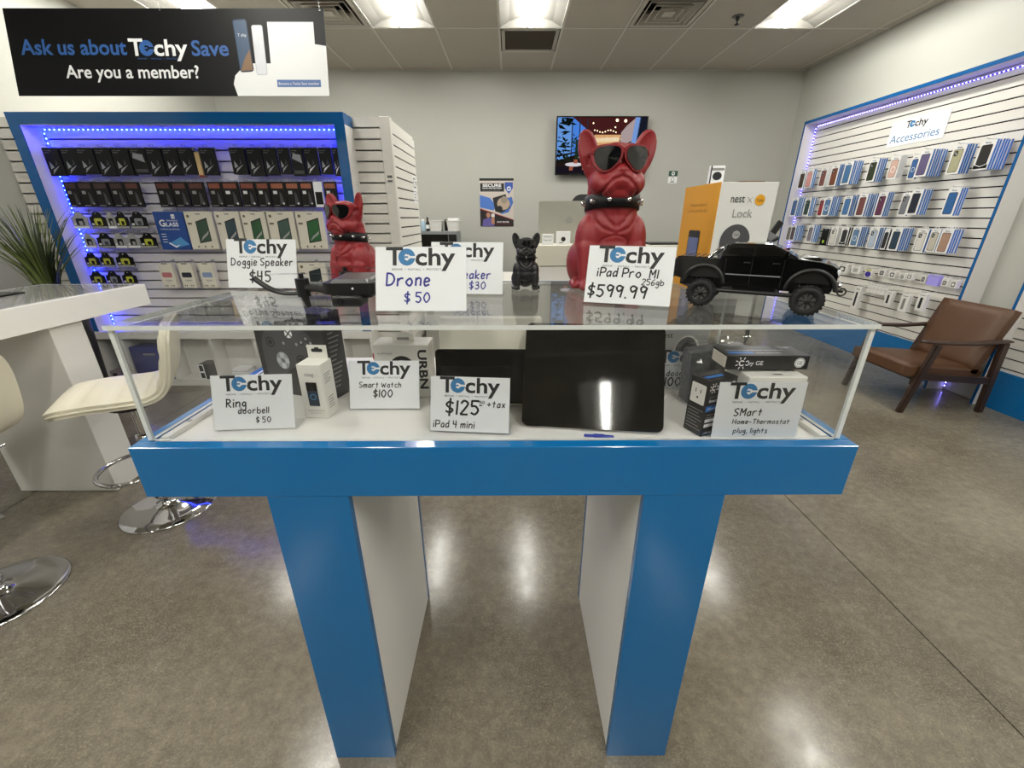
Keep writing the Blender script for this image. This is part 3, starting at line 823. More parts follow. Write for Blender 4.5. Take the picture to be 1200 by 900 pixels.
# ---------------------------------------------------------------- back of the shop
M_GREYP = mat('grey_panel', 'b3b2ab', 0.5, var=0.02, scale=5)
M_CREAMP = mat('cream_panel', 'd8d4c6', 0.45, var=0.02, scale=5)
M_ALU = mat('aluminium', 'b9b8ae', 0.35, metal=0.6, var=0.03)
M_SCREEN = mat('dark_screen', '040506', 0.05)
t = thing('cash_desk', 'grey and white cash desk with a blue edge behind the display counter', 'desk', (0, 0, 0))
a = MB(); a.box(-0.88, 4.22, 0.0, 1.95, 4.25, 0.8, M_GREYP, 0.002); a.box(-0.88, 4.25, 0, -0.85, 4.95, 0.8, M_GREYP); a.box(1.92, 4.25, 0, 1.95, 4.95, 0.8, M_GREYP); a.build('base_panel', t)
a = MB(); a.box(-0.9, 4.203, 0.8, 1.97, 4.97, 0.83, M_WHITE, 0.001); o = a.build('worktop', t)
a = MB(); a.box(-0.9, 4.198, 0.798, 1.97, 4.203, 0.832, M_BLUE); o = a.build('front_edge', t); o['label'] = 'blue worktop edge'
a = MB(); a.box(0.265, 4.25, 0.83, 1.95, 4.5, 0.965, M_WHITE, 0.002); a.box(0.262, 4.235, 0.973, 1.955, 4.6, 1.165, M_CREAMP, 0.003); a.box(0.3, 4.27, 0.965, 1.92, 4.48, 0.973, M_INK); a.build('raised_counter', t)  # black strip between the two tiers is a painted shadow line
a = MB(); a.box(0.3, 4.6, 0.83, 1.95, 4.95, 1.03, M_WHITE, 0.002); a.build('rear_shelf', t)

t = thing('desktop_computer', 'large silver all-in-one computer seen from behind on the cash desk', 'computer', (0.63, 4.78, 1.0305))
a = MB(); a.M = RX(0.05)
a.prism(rpoly(0.65, 0.5, 0.012), -0.012, 0.012, M_ALU, M=T(0, -0.02, 0.3) @ RX(PI / 2))
a.M = Matrix(); a.build('case', t)
a = MB(); a.box(-0.09, -0.006, 0.0, 0.09, 0.18, 0.005, M_ALU, 0.002); a.box(-0.085, -0.012, 0.003, 0.085, 0.0, 0.19, M_ALU, 0.003); a.build('stand', t)
a = MB(); a.M = fr((0, -0.052, 0.36), (1, 0, 0), (0, 0, 1))
MLG = mat('grey_mark', '8f8f8a', 0.4)
a.poly(circ(0.026, 20, -0.008, 0, 0.028), MLG, 0.0005); a.poly(circ(0.026, 20, 0.008, 0, 0.028), MLG, 0.0008); a.poly([(0.0, 0.032), (0.012, 0.035), (0.016, 0.05), (0.004, 0.046)], MLG, 0.001)
a.M = Matrix(); o = a.build('emblem', t); o['label'] = 'grey round emblem'
for lab, nm, x, y, wd, h, kind in (('small white card stand with two dark lines on the raised counter', 'card_stand', 0.375, 4.33, 0.11, 0.1, 0), ('white box with a black cable picture on the raised counter', 'cable_box', 0.53, 4.36, 0.135, 0.125, 1)):
    t = thing(nm, lab, 'card stand' if kind == 0 else 'box', (x, y, 1.1655))
    a = MB(); a.box(-wd / 2, -0.012, 0, wd / 2, 0.03, h, M_PAPER, 0.002); a.build('body', t)
    a = MB(); a.M = fr((-wd / 2, -0.0125, 0), (1, 0, 0), (0, 0, 1))
    if kind == 0:
        a.text('Techy Store', 0.012, h * 0.72, M_INK, w=wd * 0.7); a.text('Repair card', 0.012, h * 0.4, M_INK, w=wd * 0.7)
    else:
        a.ring(0.022, 0.012, M_INK, 0.0005, cx=wd * 0.5, cy=h * 0.42); a.rect(wd * 0.2, h * 0.12, wd * 0.48, h * 0.17, M_INK, 0.0006); a.poly(circ(0.014, 14, wd * 0.52, h * 0.42, 0.022), M_INK, 0.0007)
    a.M = Matrix(); a.build('print', t)
t = thing('laptop', 'closed black laptop edge on the cash desk right of the big red dog', 'laptop', (1.55, 4.42, 1.1655), 0.05)
a = MB(); a.box(-0.17, -0.11, 0, 0.17, 0.11, 0.012, M_BLACK, 0.003); a.build('base', t)
a = MB(); a.box(-0.17, -0.11, 0.0125, 0.17, 0.11, 0.018, M_BLACK, 0.002); a.build('lid', t)
t = thing('figurine', 'tiny brown and white ornament between the laptop and the yellow box', 'ornament', (1.8, 4.45, 1.1655))
a = MB(); a.lathe([(0, 0), (0.035, 0.0), (0.03, 0.01), (0.022, 0.05), (0.0, 0.052)], mat('ornament_brown', '7c4a22', 0.5), 12); a.build('base', t)
a = MB(); a.ell((0, 0, 0.075), (0.03, 0.028, 0.03), mat('ornament_white', 'd8d0c4', 0.5), 12); a.build('head', t)
for s in (-1, 1):
    a = MB(); a.ell((0.024 * s, 0, 0.105), (0.009, 0.007, 0.018), mat('ornament_brown', '7c4a22', 0.5), 8); a.build('ear', t)
t = thing('office_chair', 'black mesh office chair back behind the silver computer', 'chair', (0.97, 5.35, 0))
a = MB(); a.prism([(x, z) for x, z in rpoly(0.46, 0.55, 0.12, 6)], -0.02, 0.02, M_BLACK, M=T(0, 0.1, 1.4) @ RX(PI / 2 - 0.1)); a.build('backrest', t)
a = MB(); a.prism(rpoly(0.5, 0.48, 0.1), 0.46, 0.53, M_BLACK, M=T(0, -0.15, 0)); a.build('seat', t)
a = MB(); a.tube([(0, 0.05, 0.47), (0, 0.17, 0.6), (0, 0.16, 1.2)], 0.02, M_BLACK); a.build('back_bar', t)
a = MB(); a.cyl((0, -0.12, 0.1), (0, -0.12, 0.47), 0.025, M_BLACK); a.build('column', t)
for k in range(5):
    q = k * 2 * PI / 5
    a = MB(); a.tube([(0, -0.12, 0.12), (0.3 * math.cos(q), -0.12 + 0.3 * math.sin(q), 0.06)], 0.016, M_BLACK); o = a.build('leg', t)
    a = MB(); a.cyl((0.3 * math.cos(q) - 0.012, -0.12 + 0.3 * math.sin(q), 0.028), (0.3 * math.cos(q) + 0.012, -0.12 + 0.3 * math.sin(q), 0.028), 0.028, M_BLACK); a.build('caster', o)
t = thing('card_terminal', 'black card terminal on a stand at the right end of the cash desk', 'card terminal', (2.42, 4.1, 0.0))
a = MB(); a.cyl((0, 0, 0), (0, 0, 0.02), 0.16, M_BLACK, n=28); a.build('foot', t)
a = MB(); a.cyl((0, 0, 0.02), (0, 0, 1.22), 0.02, M_BLACK); a.build('pole', t)
a = MB(); a.box(-0.045, -0.09, -0.02, 0.045, 0.09, 0.02, M_BLACK, 0.008, M=T(0, 0, 1.25) @ RY(-0.5) @ RX(0.4)); a.build('keypad', t)
a = MB(); a.box(-0.03, -0.012, 0, 0.03, 0.012, 0.15, M_BLACK, 0.006, M=T(0.03, 0.02, 1.25) @ RY(0.5)); a.build('receipt_slot', t)

# microwave corner
t = thing('side_cupboard', 'black low cupboard under the microwave against the back wall', 'cupboard', (-0.93, 6.2, 0))
a = MB(); a.box(-0.36, -0.24, 0.0, 0.36, 0.28, 0.92, M_BLACK, 0.004); a.build('body', t)
for s in (0, 1):
    a = MB(); a.box(-0.355 + 0.357 * s, -0.255, 0.05, -0.003 + 0.358 * s, -0.24, 0.9, M_BLACK, 0.003); o = a.build('door', t)
    b = MB(); b.cyl((-0.04 + 0.08 * s, -0.27, 0.5), (-0.04 + 0.08 * s, -0.27, 0.62), 0.006, M_STEEL, n=8); b.build('handle', o)
t = thing('microwave', 'silver and black microwave on the cupboard behind the white slat panel', 'microwave', (-0.98, 6.14, 0.9205))
MSIL = mat('silver_plastic', '8f9296', 0.4, metal=0.4)
a = MB(); a.box(-0.29, -0.18, 0.01, 0.27, 0.2, 0.325, MSIL, 0.006); a.build('case', t)
a = MB(); a.box(-0.28, -0.192, 0.02, 0.14, -0.18, 0.285, M_BLKGLOSS, 0.003); a.build('door', t)
a = MB(); a.box(0.15, -0.19, 0.02, 0.255, -0.18, 0.285, M_BLACK, 0.003)
for r in range(4):
    for q in range(3): a.box(0.163 + q * 0.03, -0.193, 0.06 + r * 0.03, 0.185 + q * 0.03, -0.19, 0.08 + r * 0.03, MSIL)
a.rect(0, 0, 0, 0, M_INK); a.build('control_panel', t)
for x in (-0.25, 0.23):
    a = MB(); a.cyl((x, -0.1, 0), (x, -0.1, 0.012), 0.015, M_BLACK, n=10); a.build('foot', t)
MBAS = mat('basket_white', 'e4e2de', 0.5)
def basket(label, x, y, z):
    t = thing('storage_basket', label, 'basket', (x, y, z), group='white baskets on the microwave')
    a = MB(); P0 = rpoly(0.14, 0.2, 0.02); P1 = rpoly(0.175, 0.24, 0.025); n = len(P0)
    a.add([(p[0], p[1], 0) for p in P0] + [(p[0], p[1], 0.13) for p in P1] + [(p[0] * 0.97, p[1] * 0.97, 0.13) for p in P1] + [(p[0] * 0.95, p[1] * 0.95, 0.004) for p in P0],
          [(k, (k + 1) % n, n + (k + 1) % n, n + k) for k in range(n)] + [(n + k, n + (k + 1) % n, 2 * n + (k + 1) % n, 2 * n + k) for k in range(n)] + [(2 * n + k, 2 * n + (k + 1) % n, 3 * n + (k + 1) % n, 3 * n + k) for k in range(n)] + [tuple(range(n - 1, -1, -1)), tuple(range(3 * n, 4 * n))], MBAS)
    a.build('tub', t)
    a = MB(); a.tube([(p[0], p[1], 0.131) for p in rpoly(0.18, 0.245, 0.025)], 0.005, MBAS, 6, closed=True); a.build('rim', t)
    a = MB(); a.M = fr((-0.035, -0.113, 0.07), (1, 0, 0), (0, -0.13, 1)); a.rect(0, 0, 0.07, 0.03, M_PAPER, 0.003); a.rect(0.01, 0.02, 0.06, 0.022, M_INK, 0.0034); a.M = Matrix(); a.build('label', t)
    return t
basket('white plastic basket on the microwave beside the dark bottle', -1.01, 6.12, 1.246)
b2 = basket('white plastic basket heaped with papers at the right end of the microwave', -0.775, 6.12, 1.246)
a = MB(); a.box(-0.07, -0.08, 0.11, 0.07, 0.08, 0.165, M_PAPER, 0.004); a.build('papers', b2)
t = thing('spray_can', 'pale blue spray can standing on the microwave', 'can', (-1.19, 6.08, 1.246))
a = MB(); a.lathe([(0, 0), (0.032, 0), (0.033, 0.003), (0.033, 0.115), (0.02, 0.13), (0, 0.13)], mat('can_blue', 'a9c3d6', 0.3), 16); a.build('body', t)
a = MB(); a.lathe([(0.02, 0.13), (0.02, 0.15), (0, 0.152)], M_PAPER, 12); a.build('cap', t)
t = thing('bottle', 'dark bottle with a black cap beside the pale blue can', 'bottle', (-1.125, 6.07, 1.246))
a = MB(); a.lathe([(0, 0), (0.024, 0), (0.025, 0.1), (0.012, 0.13), (0.011, 0.15), (0, 0.15)], mat('bottle_dark', '2a2420', 0.25), 14); a.build('body', t)
a = MB(); a.lathe([(0.0255, 0.03), (0.0255, 0.08)], M_PAPER, 14); a.build('label', t)
a = MB(); a.lathe([(0.014, 0.15), (0.014, 0.175), (0, 0.175)], M_INK, 12); a.build('cap', t)
t = thing('coffee_canister', 'dark round canister between the two white baskets', 'canister', (-0.8925, 6.2, 1.246))
a = MB(); a.lathe([(0, 0), (0.024, 0), (0.025, 0.12), (0.02, 0.135), (0, 0.137)], M_BLACK, 16); a.build('body', t)
a = MB(); a.lathe([(0.021, 0.1375), (0.021, 0.146), (0, 0.147)], M_INK, 14); a.build('lid', t)

# ---------------------------------------------------------------- television, posters, banner
t = thing('television', 'wall television showing a sunny restaurant behind the big red dog', 'television', (1.235, 6.44, 2.315))
a = MB(); a.box(-0.61, -0.03, -0.35, 0.61, 0.02, 0.35, M_BLKGLOSS, 0.004); a.box(-0.25, 0.02, -0.2, 0.25, 0.088, 0.2, M_BLACK, 0.004); a.build('case', t)
G = lambda h, s=1.0: glow('tv_' + h, h, s * 0.8)
a = MB(); a.M = fr((-0.595, -0.0304, -0.335), (1, 0, 0), (0, 0, 1))
W_, H_ = 1.19, 0.67
def Q(pts, c, z): a.poly([(p[0] * W_, p[1] * H_) for p in pts], G(c), z)
Q([(0, 0), (1, 0), (1, 1), (0, 1)], '241a18', 0.0003)
Q([(0.16, 1), (1, 1), (0.66, 0.62), (0.44, 0.62)], '4a2020', 0.0004)
Q([(0.0, 0.25), (0.17, 0.3), (0.17, 1), (0.0, 1)], '6fa4ee', 0.0005)
Q([(0.17, 0.32), (0.44, 0.5), (0.42, 0.68), (0.17, 1)], '4f8df0', 0.0006)
Q([(0.42, 0.45), (0.7, 0.45), (0.72, 0.7), (0.42, 0.7)], 'e9b27a', 0.0006)
Q([(0.42, 0.56), (0.7, 0.58), (0.7, 0.66), (0.42, 0.64)], 'ffe3b4', 0.0007)
Q([(0.72, 0.5), (0.86, 0.6), (0.88, 1), (0.78, 0.86), (0.72, 0.74)], 'b9a7a6', 0.0007)
Q([(0.84, 0.5), (0.9, 0.5), (0.93, 1), (0.87, 1)], '7fa6e8', 0.0008)
Q([(0.88, 0.3), (1, 0.3), (1, 1), (0.92, 1)], '1a1d2b', 0.0008)
for x in (0.16, 0.245, 0.33): Q([(x, 0.3), (x + 0.012, 0.3), (x + 0.012, 0.98), (x, 0.98)], '2a2f3d', 0.0009)
Q([(0.0, 0.3), (0.44, 0.45), (0.44, 0.47), (0.0, 0.34)], '2a2f3d', 0.0009)
random.seed(5)
for cx, cy, r, n, c in ((0.1, 0.93, 0.09, 12, '0e1512'), (0.05, 0.6, 0.06, 10, '14201a'), (0.22, 0.62, 0.045, 12, '1f3320'), (0.22, 0.5, 0.04, 8, '27402a'), (0.06, 0.32, 0.07, 12, '101812'), (0.13, 0.3, 0.06, 8, '1c2a1c'), (0.1, 0.5, 0.05, 6, '13201a')):
    for k in range(n):
        x, y, q = cx + random.gauss(0, r * 0.6), cy + random.gauss(0, r * 0.9), random.uniform(0, PI)
        l = r * random.uniform(0.5, 0.9)
        P = [(x + l * math.cos(q), y + l * math.sin(q)), (x - l * 0.3 * math.sin(q), y + l * 0.4 * math.cos(q)), (x - l * math.cos(q), y - l * math.sin(q)), (x + l * 0.3 * math.sin(q), y - l * 0.4 * math.cos(q))]
        Q([(min(0.995, max(0.005, u)), min(0.995, max(0.005, v))) for u, v in P], c, 0.001 + 0.00002 * k)
Q([(0.205, 0.25), (0.245, 0.25), (0.235, 0.6), (0.215, 0.6)], '1f3320', 0.0011)
for x, y, r in ((0.2, 0.17, 0.1), (0.38, 0.26, 0.06), (0.3, 0.3, 0.05), (0.56, 0.2, 0.09), (0.48, 0.34, 0.06)): a.poly([(p[0] * W_, p[1] * H_) for p in circ(r, 16, x, y, r * 0.38)], G('e7e0e6'), 0.0013)
for x, y in ((0.2, 0.19), (0.15, 0.06), (0.36, 0.32), (0.3, 0.07), (0.47, 0.07), (0.6, 0.33)): Q([(x, y), (x + 0.04, y), (x + 0.045, y + 0.07), (x, y + 0.07)], 'a8604a', 0.0014)
Q([(0.0, 0.0), (0.5, 0.0), (0.4, 0.1), (0.0, 0.14)], '1b1620', 0.0012)
for k in range(24):
    x = 0.42 + 0.3 * random.random(); Q([(x, 0.6 + 0.1 * random.random()), (x + 0.012, 0.6), (x + 0.012, 0.63)], 'fff4d8', 0.0014)
for k in range(9):
    x = 0.42 + k * 0.03; y = 0.76 + 0.02 * math.cos(k * 1.1); a.poly([(p[0] * W_, p[1] * H_) for p in circ(0.007, 8, x, y, 0.011)], glow('tv_bulb', 'ffe9b8', 3), 0.0015)
for x, y in ((0.665, 0.95), (0.76, 0.94), (0.65, 0.83), (0.4, 0.9)): a.poly([(p[0] * W_, p[1] * H_) for p in circ(0.016 if y > 0.93 else 0.008, 10, x, y, 0.026 if y > 0.93 else 0.013)], glow('tv_bulb', 'ffe9b8', 3), 0.0015)
a.M = Matrix(); o = a.build('screen', t); o['label'] = 'lit screen with windows, plants and round white tables'

t = thing('poster', 'poster headed SECURE with a watch picture on the back wall', 'poster', (-0.19, 6.527, 1.615))
a = MB(); a.box(-0.243, -0.004, -0.318, 0.243, 0, 0.318, M_PAPER); a.build('sheet', t)
a = MB(); a.M = fr((-0.243, -0.0044, -0.318), (1, 0, 0), (0, 0, 1)); w, h = 0.486, 0.636
col = lambda c: mat('poster_' + c, c, 0.6, var=0.02)
R = lambda x0, y0, x1, y1, c, z: a.rect(x0 * w, y0 * h, x1 * w, y1 * h, col(c), z)
Pg = lambda pts, c, z: a.poly([(p[0] * w, p[1] * h) for p in pts], col(c), z)
R(0, 0, 1, 1, 'c9c0b8', 0.0002); R(0, 0.95, 1, 1, '0d0d10', 0.0004); R(0.02, 0.73, 0.72, 0.9, '0f0f12', 0.0004)
a.text('SECURE', 0.09 * w, 0.83 * h, M_PAPER, 0.0008, w=0.55 * w, h=0.055 * h, bold=0.03)
a.text('DATA PROTECTION', 0.09 * w, 0.785 * h, M_PAPER, 0.0008, w=0.55 * w, h=0.03 * h, bold=0.02)
a.text('on every device', 0.09 * w, 0.745 * h, M_GREYTXT, 0.0008, w=0.5 * w, h=0.018 * h)
Pg([(0.74, 0.92), (0.98, 0.92), (0.98, 0.8), (0.86, 0.68), (0.74, 0.8)], '3454a8', 0.0006); a.poly(circ(0.06 * w, 20, 0.86 * w, 0.79 * h), M_PAPER, 0.0008); a.poly(circ(0.035 * w, 14, 0.86 * w, 0.79 * h), M_LOGOB, 0.001)
Pg([(0.0, 0.4), (0.0, 0.66), (0.3, 0.6), (0.5, 0.42), (0.4, 0.34)], '4a76c6', 0.0006); Pg([(0.8, 0.6), (0.95, 0.62), (0.99, 0.5), (0.85, 0.3), (0.62, 0.26)], '3f69b5', 0.0005)
Pg([(0.38, 0.6), (0.76, 0.68), (0.9, 0.4), (0.62, 0.28), (0.45, 0.32)], '1b1a1c', 0.0007); a.poly(circ(0.19 * w, 24, 0.7 * w, 0.48 * h, 0.13 * h), col('b59f8d'), 0.0009); a.poly(circ(0.1 * w, 18, 0.72 * w, 0.56 * h), col('93897c'), 0.001); a.poly(circ(0.09 * w, 18, 0.58 * w, 0.37 * h), col('16181a'), 0.0011)
Pg([(0, 0), (1, 0), (1, 0.13), (0, 0.36)], '15090b', 0.0012); Pg([(0, 0.36), (1, 0.13), (1, 0.145), (0, 0.385)], '8c1d22', 0.0013)
a.poly(circ(0.1 * w, 18, 0.24 * w, 0.24 * h), col('2c1512'), 0.0014); a.poly(circ(0.06 * w, 16, 0.24 * w, 0.24 * h, 0.055 * h), col('b07c63'), 0.0016); Pg([(0.06, 0.0), (0.42, 0.0), (0.4, 0.15), (0.24, 0.19), (0.08, 0.14)], '5d5598', 0.0015); Pg([(0.33, 0.05), (0.43, 0.05), (0.42, 0.25), (0.34, 0.24)], 'b07c63', 0.0017); R(0.33, 0.2, 0.43, 0.27, 'dcdcdc', 0.0018)
a.text('SHOP SECURE', 0.5 * w, 0.08 * h, M_PAPER, 0.0018, w=0.36 * w, h=0.03 * h, bold=0.02); a.text('ask our team today', 0.47 * w, 0.045 * h, col('b0342f'), 0.0018, w=0.44 * w, h=0.018 * h)
a.M = Matrix(); a.build('print', t)
t = thing('wall_notice', 'small green and white notice on the back wall right of the television', 'notice', (2.31, 6.527, 1.95))
a = MB(); a.box(-0.062, -0.003, -0.08, 0.062, 0, 0.0, M_PAPER); a.box(-0.062, -0.003, 0.01, 0.062, 0, 0.075, mat('notice_green', '1d4a38', 0.6)); a.build('sheet', t)
a = MB(); a.M = fr((0, -0.0034, 0), (1, 0, 0), (0, 0, 1)); a.ring(0.024, 0.012, M_PAPER, 0.0003, cx=0, cy=0.042); a.ring(0.025, 0.018, M_GREYTXT, 0.0003, cx=0, cy=-0.03); a.rect(-0.03, -0.07, 0.03, -0.06, M_INK, 0.0003); a.M = Matrix(); a.build('print', t)

# hanging banner
t = thing('hanging_banner', 'black hanging banner reading Ask us about Techy Save', 'banner', (-1.91, 2.9, 2.49))
bw, bh = 1.765, 0.437
BM = fr((-bw / 2, 0.0, 0.0), (1, 0, 0), (0, 0.21, 1))
BM = fr(Vector((-bw / 2, 0.0, 0.0)) - Vector((0, 0.2055, 0.9787)) * bh, (1, 0, 0), (0, 0.21, 1))
M_BANW = mat('banner_white', 'cfd0d0', 0.5, var=0.01); M_BANK = mat('banner_black', '040405', 0.5, spec=0.2); M_BANB = mat('banner_blue', '244f8a', 0.5)
a = MB(BM); a.box(0, 0, -0.001, bw, bh, 0.001, M_BANK); a.build('sheet', t)
a = MB(BM)
U = lambda u, v: (u * bw, (1 - v) * bh)
a.text('Ask us about', *U(0.033, 0.52), M_BANB, 0.0016, w=0.335 * bw, h=0.075, bold=0.02)
techy(a, *U(0.376, 0.53), 0.185 * bw, M_BANW, M_BANB, M_BANK, 0.0016, sub=False)
a.text('Save', *U(0.573, 0.53), M_BANB, 0.0016, w=0.117 * bw, h=0.075, bold=0.02)
a.text('REPAIR  \u2022  INSTALL  \u2022  PROTECT', *U(0.4, 0.575), M_BANB, 0.0016, w=0.13 * bw, h=0.007)
a.text('Are you a member?', *U(0.163, 0.79), M_BANW, 0.0016, w=0.425 * bw, h=0.064, bold=0.016)
a.build('lettering', t)
a = MB(BM)
r = 0.29
P = [(bw, 0.0), (bw, bh * 0.6)]
a.poly([U(0.705, 1), U(1, 1), U(1, 0.42), U(0.965, 0.4), U(0.82, 0.4), U(0.82, 0.62), U(0.76, 0.62), U(0.725, 0.68), U(0.703, 0.76), U(0.695, 0.86)], M_BANW, 0.0014)
a.poly([U(0.82, 0.15), U(0.82, 0.8), U(0.965, 0.8), U(0.965, 0.15)], M_BANW, 0.0017)
a.poly([U(0.835, 0.81), U(0.835, 0.895), U(0.975, 0.895), U(0.975, 0.81)], M_BANB, 0.002)
a.text('Become a Techy Save member', *U(0.84, 0.87), M_BANW, 0.0024, w=0.13 * bw, h=0.014)
o = a.build('white_corner', t); o['label'] = 'white rounded corner panel'
a = MB(BM)
def tilt(pts, cx, cy, q): return [(cx + x * math.cos(q) - y * math.sin(q), cy + x * math.sin(q) + y * math.cos(q)) for x, y in pts]
cx, cy = U(0.788, 0.47); a.poly(tilt(rpoly(0.062, 0.25, 0.012), cx, cy, 0.02), mat('phone_silver', '9a9da2', 0.4), 0.0022); a.poly(tilt(rpoly(0.056, 0.243, 0.01), cx, cy, 0.02), mat('phone_back', 'bfc1c6', 0.4), 0.0024)
cx, cy = U(0.738, 0.42); a.poly(tilt(rpoly(0.078, 0.262, 0.014), cx, cy, 0.06), mat('phone_navy', '1d2d44', 0.3), 0.0026); a.poly(tilt(rpoly(0.068, 0.25, 0.01), cx, cy, 0.06), mat('phone_slate', '3d4f66', 0.3), 0.0028)
a.poly(tilt([(-0.034, -0.125), (0.034, -0.125), (0.034, -0.02), (0.0, -0.06)], cx, cy, 0.06), mat('phone_copper', '7a6048', 0.3), 0.003)
a.text('T', cx - 0.024, cy + 0.045, M_BANW, 0.0032, w=0.01, h=0.015); a.text('chy', cx - 0.006, cy + 0.045, M_BANW, 0.0032, w=0.03, h=0.015)
o = a.build('phone_picture', t); o['label'] = 'two printed phones'
for x in (-0.02, 0.86):
    a = MB(); a.tube([(x, 0.0, 0.0), (x + 0.002, 0.0, H - 2.49)], 0.0012, M_STEEL, 5); a.build('wire', t)
    a = MB(); a.cyl((x, -0.003, -0.012), (x, 0.001, -0.012), 0.006, M_STEEL, n=10); a.build('eyelet', t)

# ---------------------------------------------------------------- plant
M_GR = [mat('grass_' + c, c, 0.5, var=0.15) for c in ('3d4a22', '4f5f2c', '2c3818', '66713a')]
t = thing('potted_grass', 'tall artificial grass in a dark pot in the left corner', 'plant', (-3.38, 3.1, 0))
a = MB(); a.lathe([(0, 0), (0.11, 0), (0.15, 0.86), (0.158, 0.9), (0.145, 0.9), (0.14, 0.86), (0, 0.86)], mat('pot_grey', '3a3938', 0.5), 24); a.build('pot', t)
a = MB(); random.seed(3)
for k in range(150):
    q = random.uniform(0, 2 * PI); sp = random.uniform(0.05, 0.36); hh = random.uniform(0.4, 0.75); r0 = random.uniform(0, 0.07)
    P = []
    for i in range(6):
        s_ = i / 5
        rr = r0 + sp * s_ ** 1.8
        P.append(Vector((rr * math.cos(q), rr * math.sin(q) * 0.8, 0.86 + hh * (s_ - 0.12 * s_ ** 3))))
    sd = Vector((-math.sin(q + 0.7), math.cos(q + 0.7), 0))
    vs = []
    for i, p in enumerate(P):
        w_ = 0.006 * (1 - (i / 5) ** 2) + 0.0008
        vs += [p - sd * w_, p + sd * w_]
    a.add(vs, [(2 * i, 2 * i + 1, 2 * i + 3, 2 * i + 2) for i in range(5)], random.choice(M_GR), True)
a.build('foliage', t)
# ---------------------------------------------------------------- goods on the left display
ORD = 'first second third fourth fifth sixth seventh eighth ninth tenth eleventh twelfth thirteenth fourteenth fifteenth sixteenth seventeenth eighteenth nineteenth'.split()
LWALL = bpy.data.objects['slatwall_display']
RWALL = bpy.data.objects['slatwall_display.001']
YS = 3.68
def lhook(x, z, y=3.56):
    a = MB(); a.tube([(x, YS, z), (x, y, z), (x, y - 0.012, z + 0.008)], 0.0025, M_STEEL, 5)
    a.box(x - 0.012, YS - 0.006, z - 0.012, x + 0.012, YS, z + 0.012, M_STEEL); a.build('peg_hook', LWALL)
M_TAB = clear('clear_tab', tint=(0.92, 0.92, 0.92), ior=1.6, rough=0.2)
def tab(a, h, w=0.03):
    """Clear hang tab with a euro slot on top of a pack."""
    a.M = fr((0, 0.0, 0), (1, 0, 0), (0, 0, 1))
    for x0, x1, y0, y1 in ((-w / 2, -w * 0.3, h, h + 0.016), (w * 0.3, w / 2, h, h + 0.016), (-w / 2, w / 2, h + 0.016, h + 0.022)): a.box(x0, y0, -0.0008, x1, y1, 0.0008, M_TAB)
    a.M = Matrix()
def pack(name, label, cat, group, x0, x1, z0, z1, dep, body, art, yf=3.58, yaw=0.0, bev=0.002):
    t = thing(name, label, cat, ((x0 + x1) / 2, yf, z0), yaw, group)
    w, h = x1 - x0, z1 - z0
    a = MB(); a.box(-w / 2, 0, 0, w / 2, dep, h, body, bev); a.build('box', t)
    a = MB(); tab(a, h); a.build('hang_tab', t)
    a = MB(); a.M = fr((-w / 2, -0.0005, 0), (1, 0, 0), (0, 0, 1)); a.rect(0.001, 0.001, w - 0.001, h - 0.001, body, 0.0); art(a, w, h); a.M = Matrix(); a.build('front_print', t)
    lhook((x0 + x1) / 2, z1 + 0.008, yf - 0.02)
    return t
M_PK = mat('pack_black', '08080a', 0.35, var=0.3, scale=12, spec=0.25)
M_PK2 = mat('pack_dark_brown', '120d0c', 0.35, var=0.3, scale=12, spec=0.25)
M_SIL = mat('print_silver', '8f9298', 0.35, metal=0.3, var=0.1)
M_SILB = mat('print_bright', 'd9dade', 0.35, var=0.05)
M_ORG = mat('print_rust', '7c3a26', 0.5, var=0.3, scale=40)
def art1(k):
    m = M_SILB if k in (7, 16, 17, 18) else M_SIL
    def f(a, w, h):
        if k in (5, 15):
            a.poly([(0.1 * w, 0.62 * h), (0.85 * w, 0.45 * h), (0.8 * w, 0.75 * h), (0.2 * w, 0.8 * h)], M_SIL, 0.0002); a.rect(0.12 * w, 0.08 * h, 0.9 * w, 0.2 * h, mat('print_charcoal', '3a3b40', 0.5), 0.0003)
        else:
            a.poly([(0.16 * w, 0.24 * h), (0.42 * w, 0.31 * h), (0.2 * w, 0.52 * h)], M_SIL, 0.0002)
            a.poly([(0.2 * w, 0.05 * h), (0.32 * w, 0.13 * h), (0.8 * w, 0.38 * h), (0.3 * w, 0.22 * h)], m, 0.0003)
            a.poly([(0.5 * w, 0.36 * h), (0.7 * w, 0.42 * h), (0.62 * w, 0.6 * h), (0.6 * w, 0.45 * h)], mat('print_charcoal', '3a3b40', 0.5), 0.0002)
        a.text('PRO CASE', 0.1 * w, 0.88 * h, M_GREYTXT, 0.0003, w=0.45 * w, h=0.03 * h); a.rect(0.08 * w, 0.8 * h, 0.4 * w, 0.85 * h, mat('print_charcoal', '3a3b40', 0.5), 0.0002)
    return f
R1L = [(-3.535, -3.413), (-3.407, -3.284), (-3.284, -3.155), (-3.15, -3.025), (-3.018, -2.89), (-2.885, -2.766), (-2.76, -2.642), (-2.636, -2.52), (-2.516, -2.403), None, (-2.355, -2.241), (-2.13, -2.014), (-2.001, -1.884), (-1.88, -1.775), (-1.765, -1.676), (-1.67, -1.572), (-1.566, -1.462), (-1.455, -1.355), (-1.35, -1.292)]
n = 0
for k, p in enumerate(R1L):
    if p is None: continue
    lab = 'black boxed phone case, %s from left in the top row, blue framed display' % ORD[n]
    pack('boxed_phone_case', lab, 'phone case box', 'black boxed cases in the top row', p[0], p[1] - 0.004, 1.717 + 0.006 * (k % 3), 1.91, 0.04 if k in (4, 8, 11, 12) else 0.024, M_PK, art1(k), 3.575 + 0.004 * (k % 2)); n += 1
M_TAN = mat('tan_card', 'c4a878', 0.6)
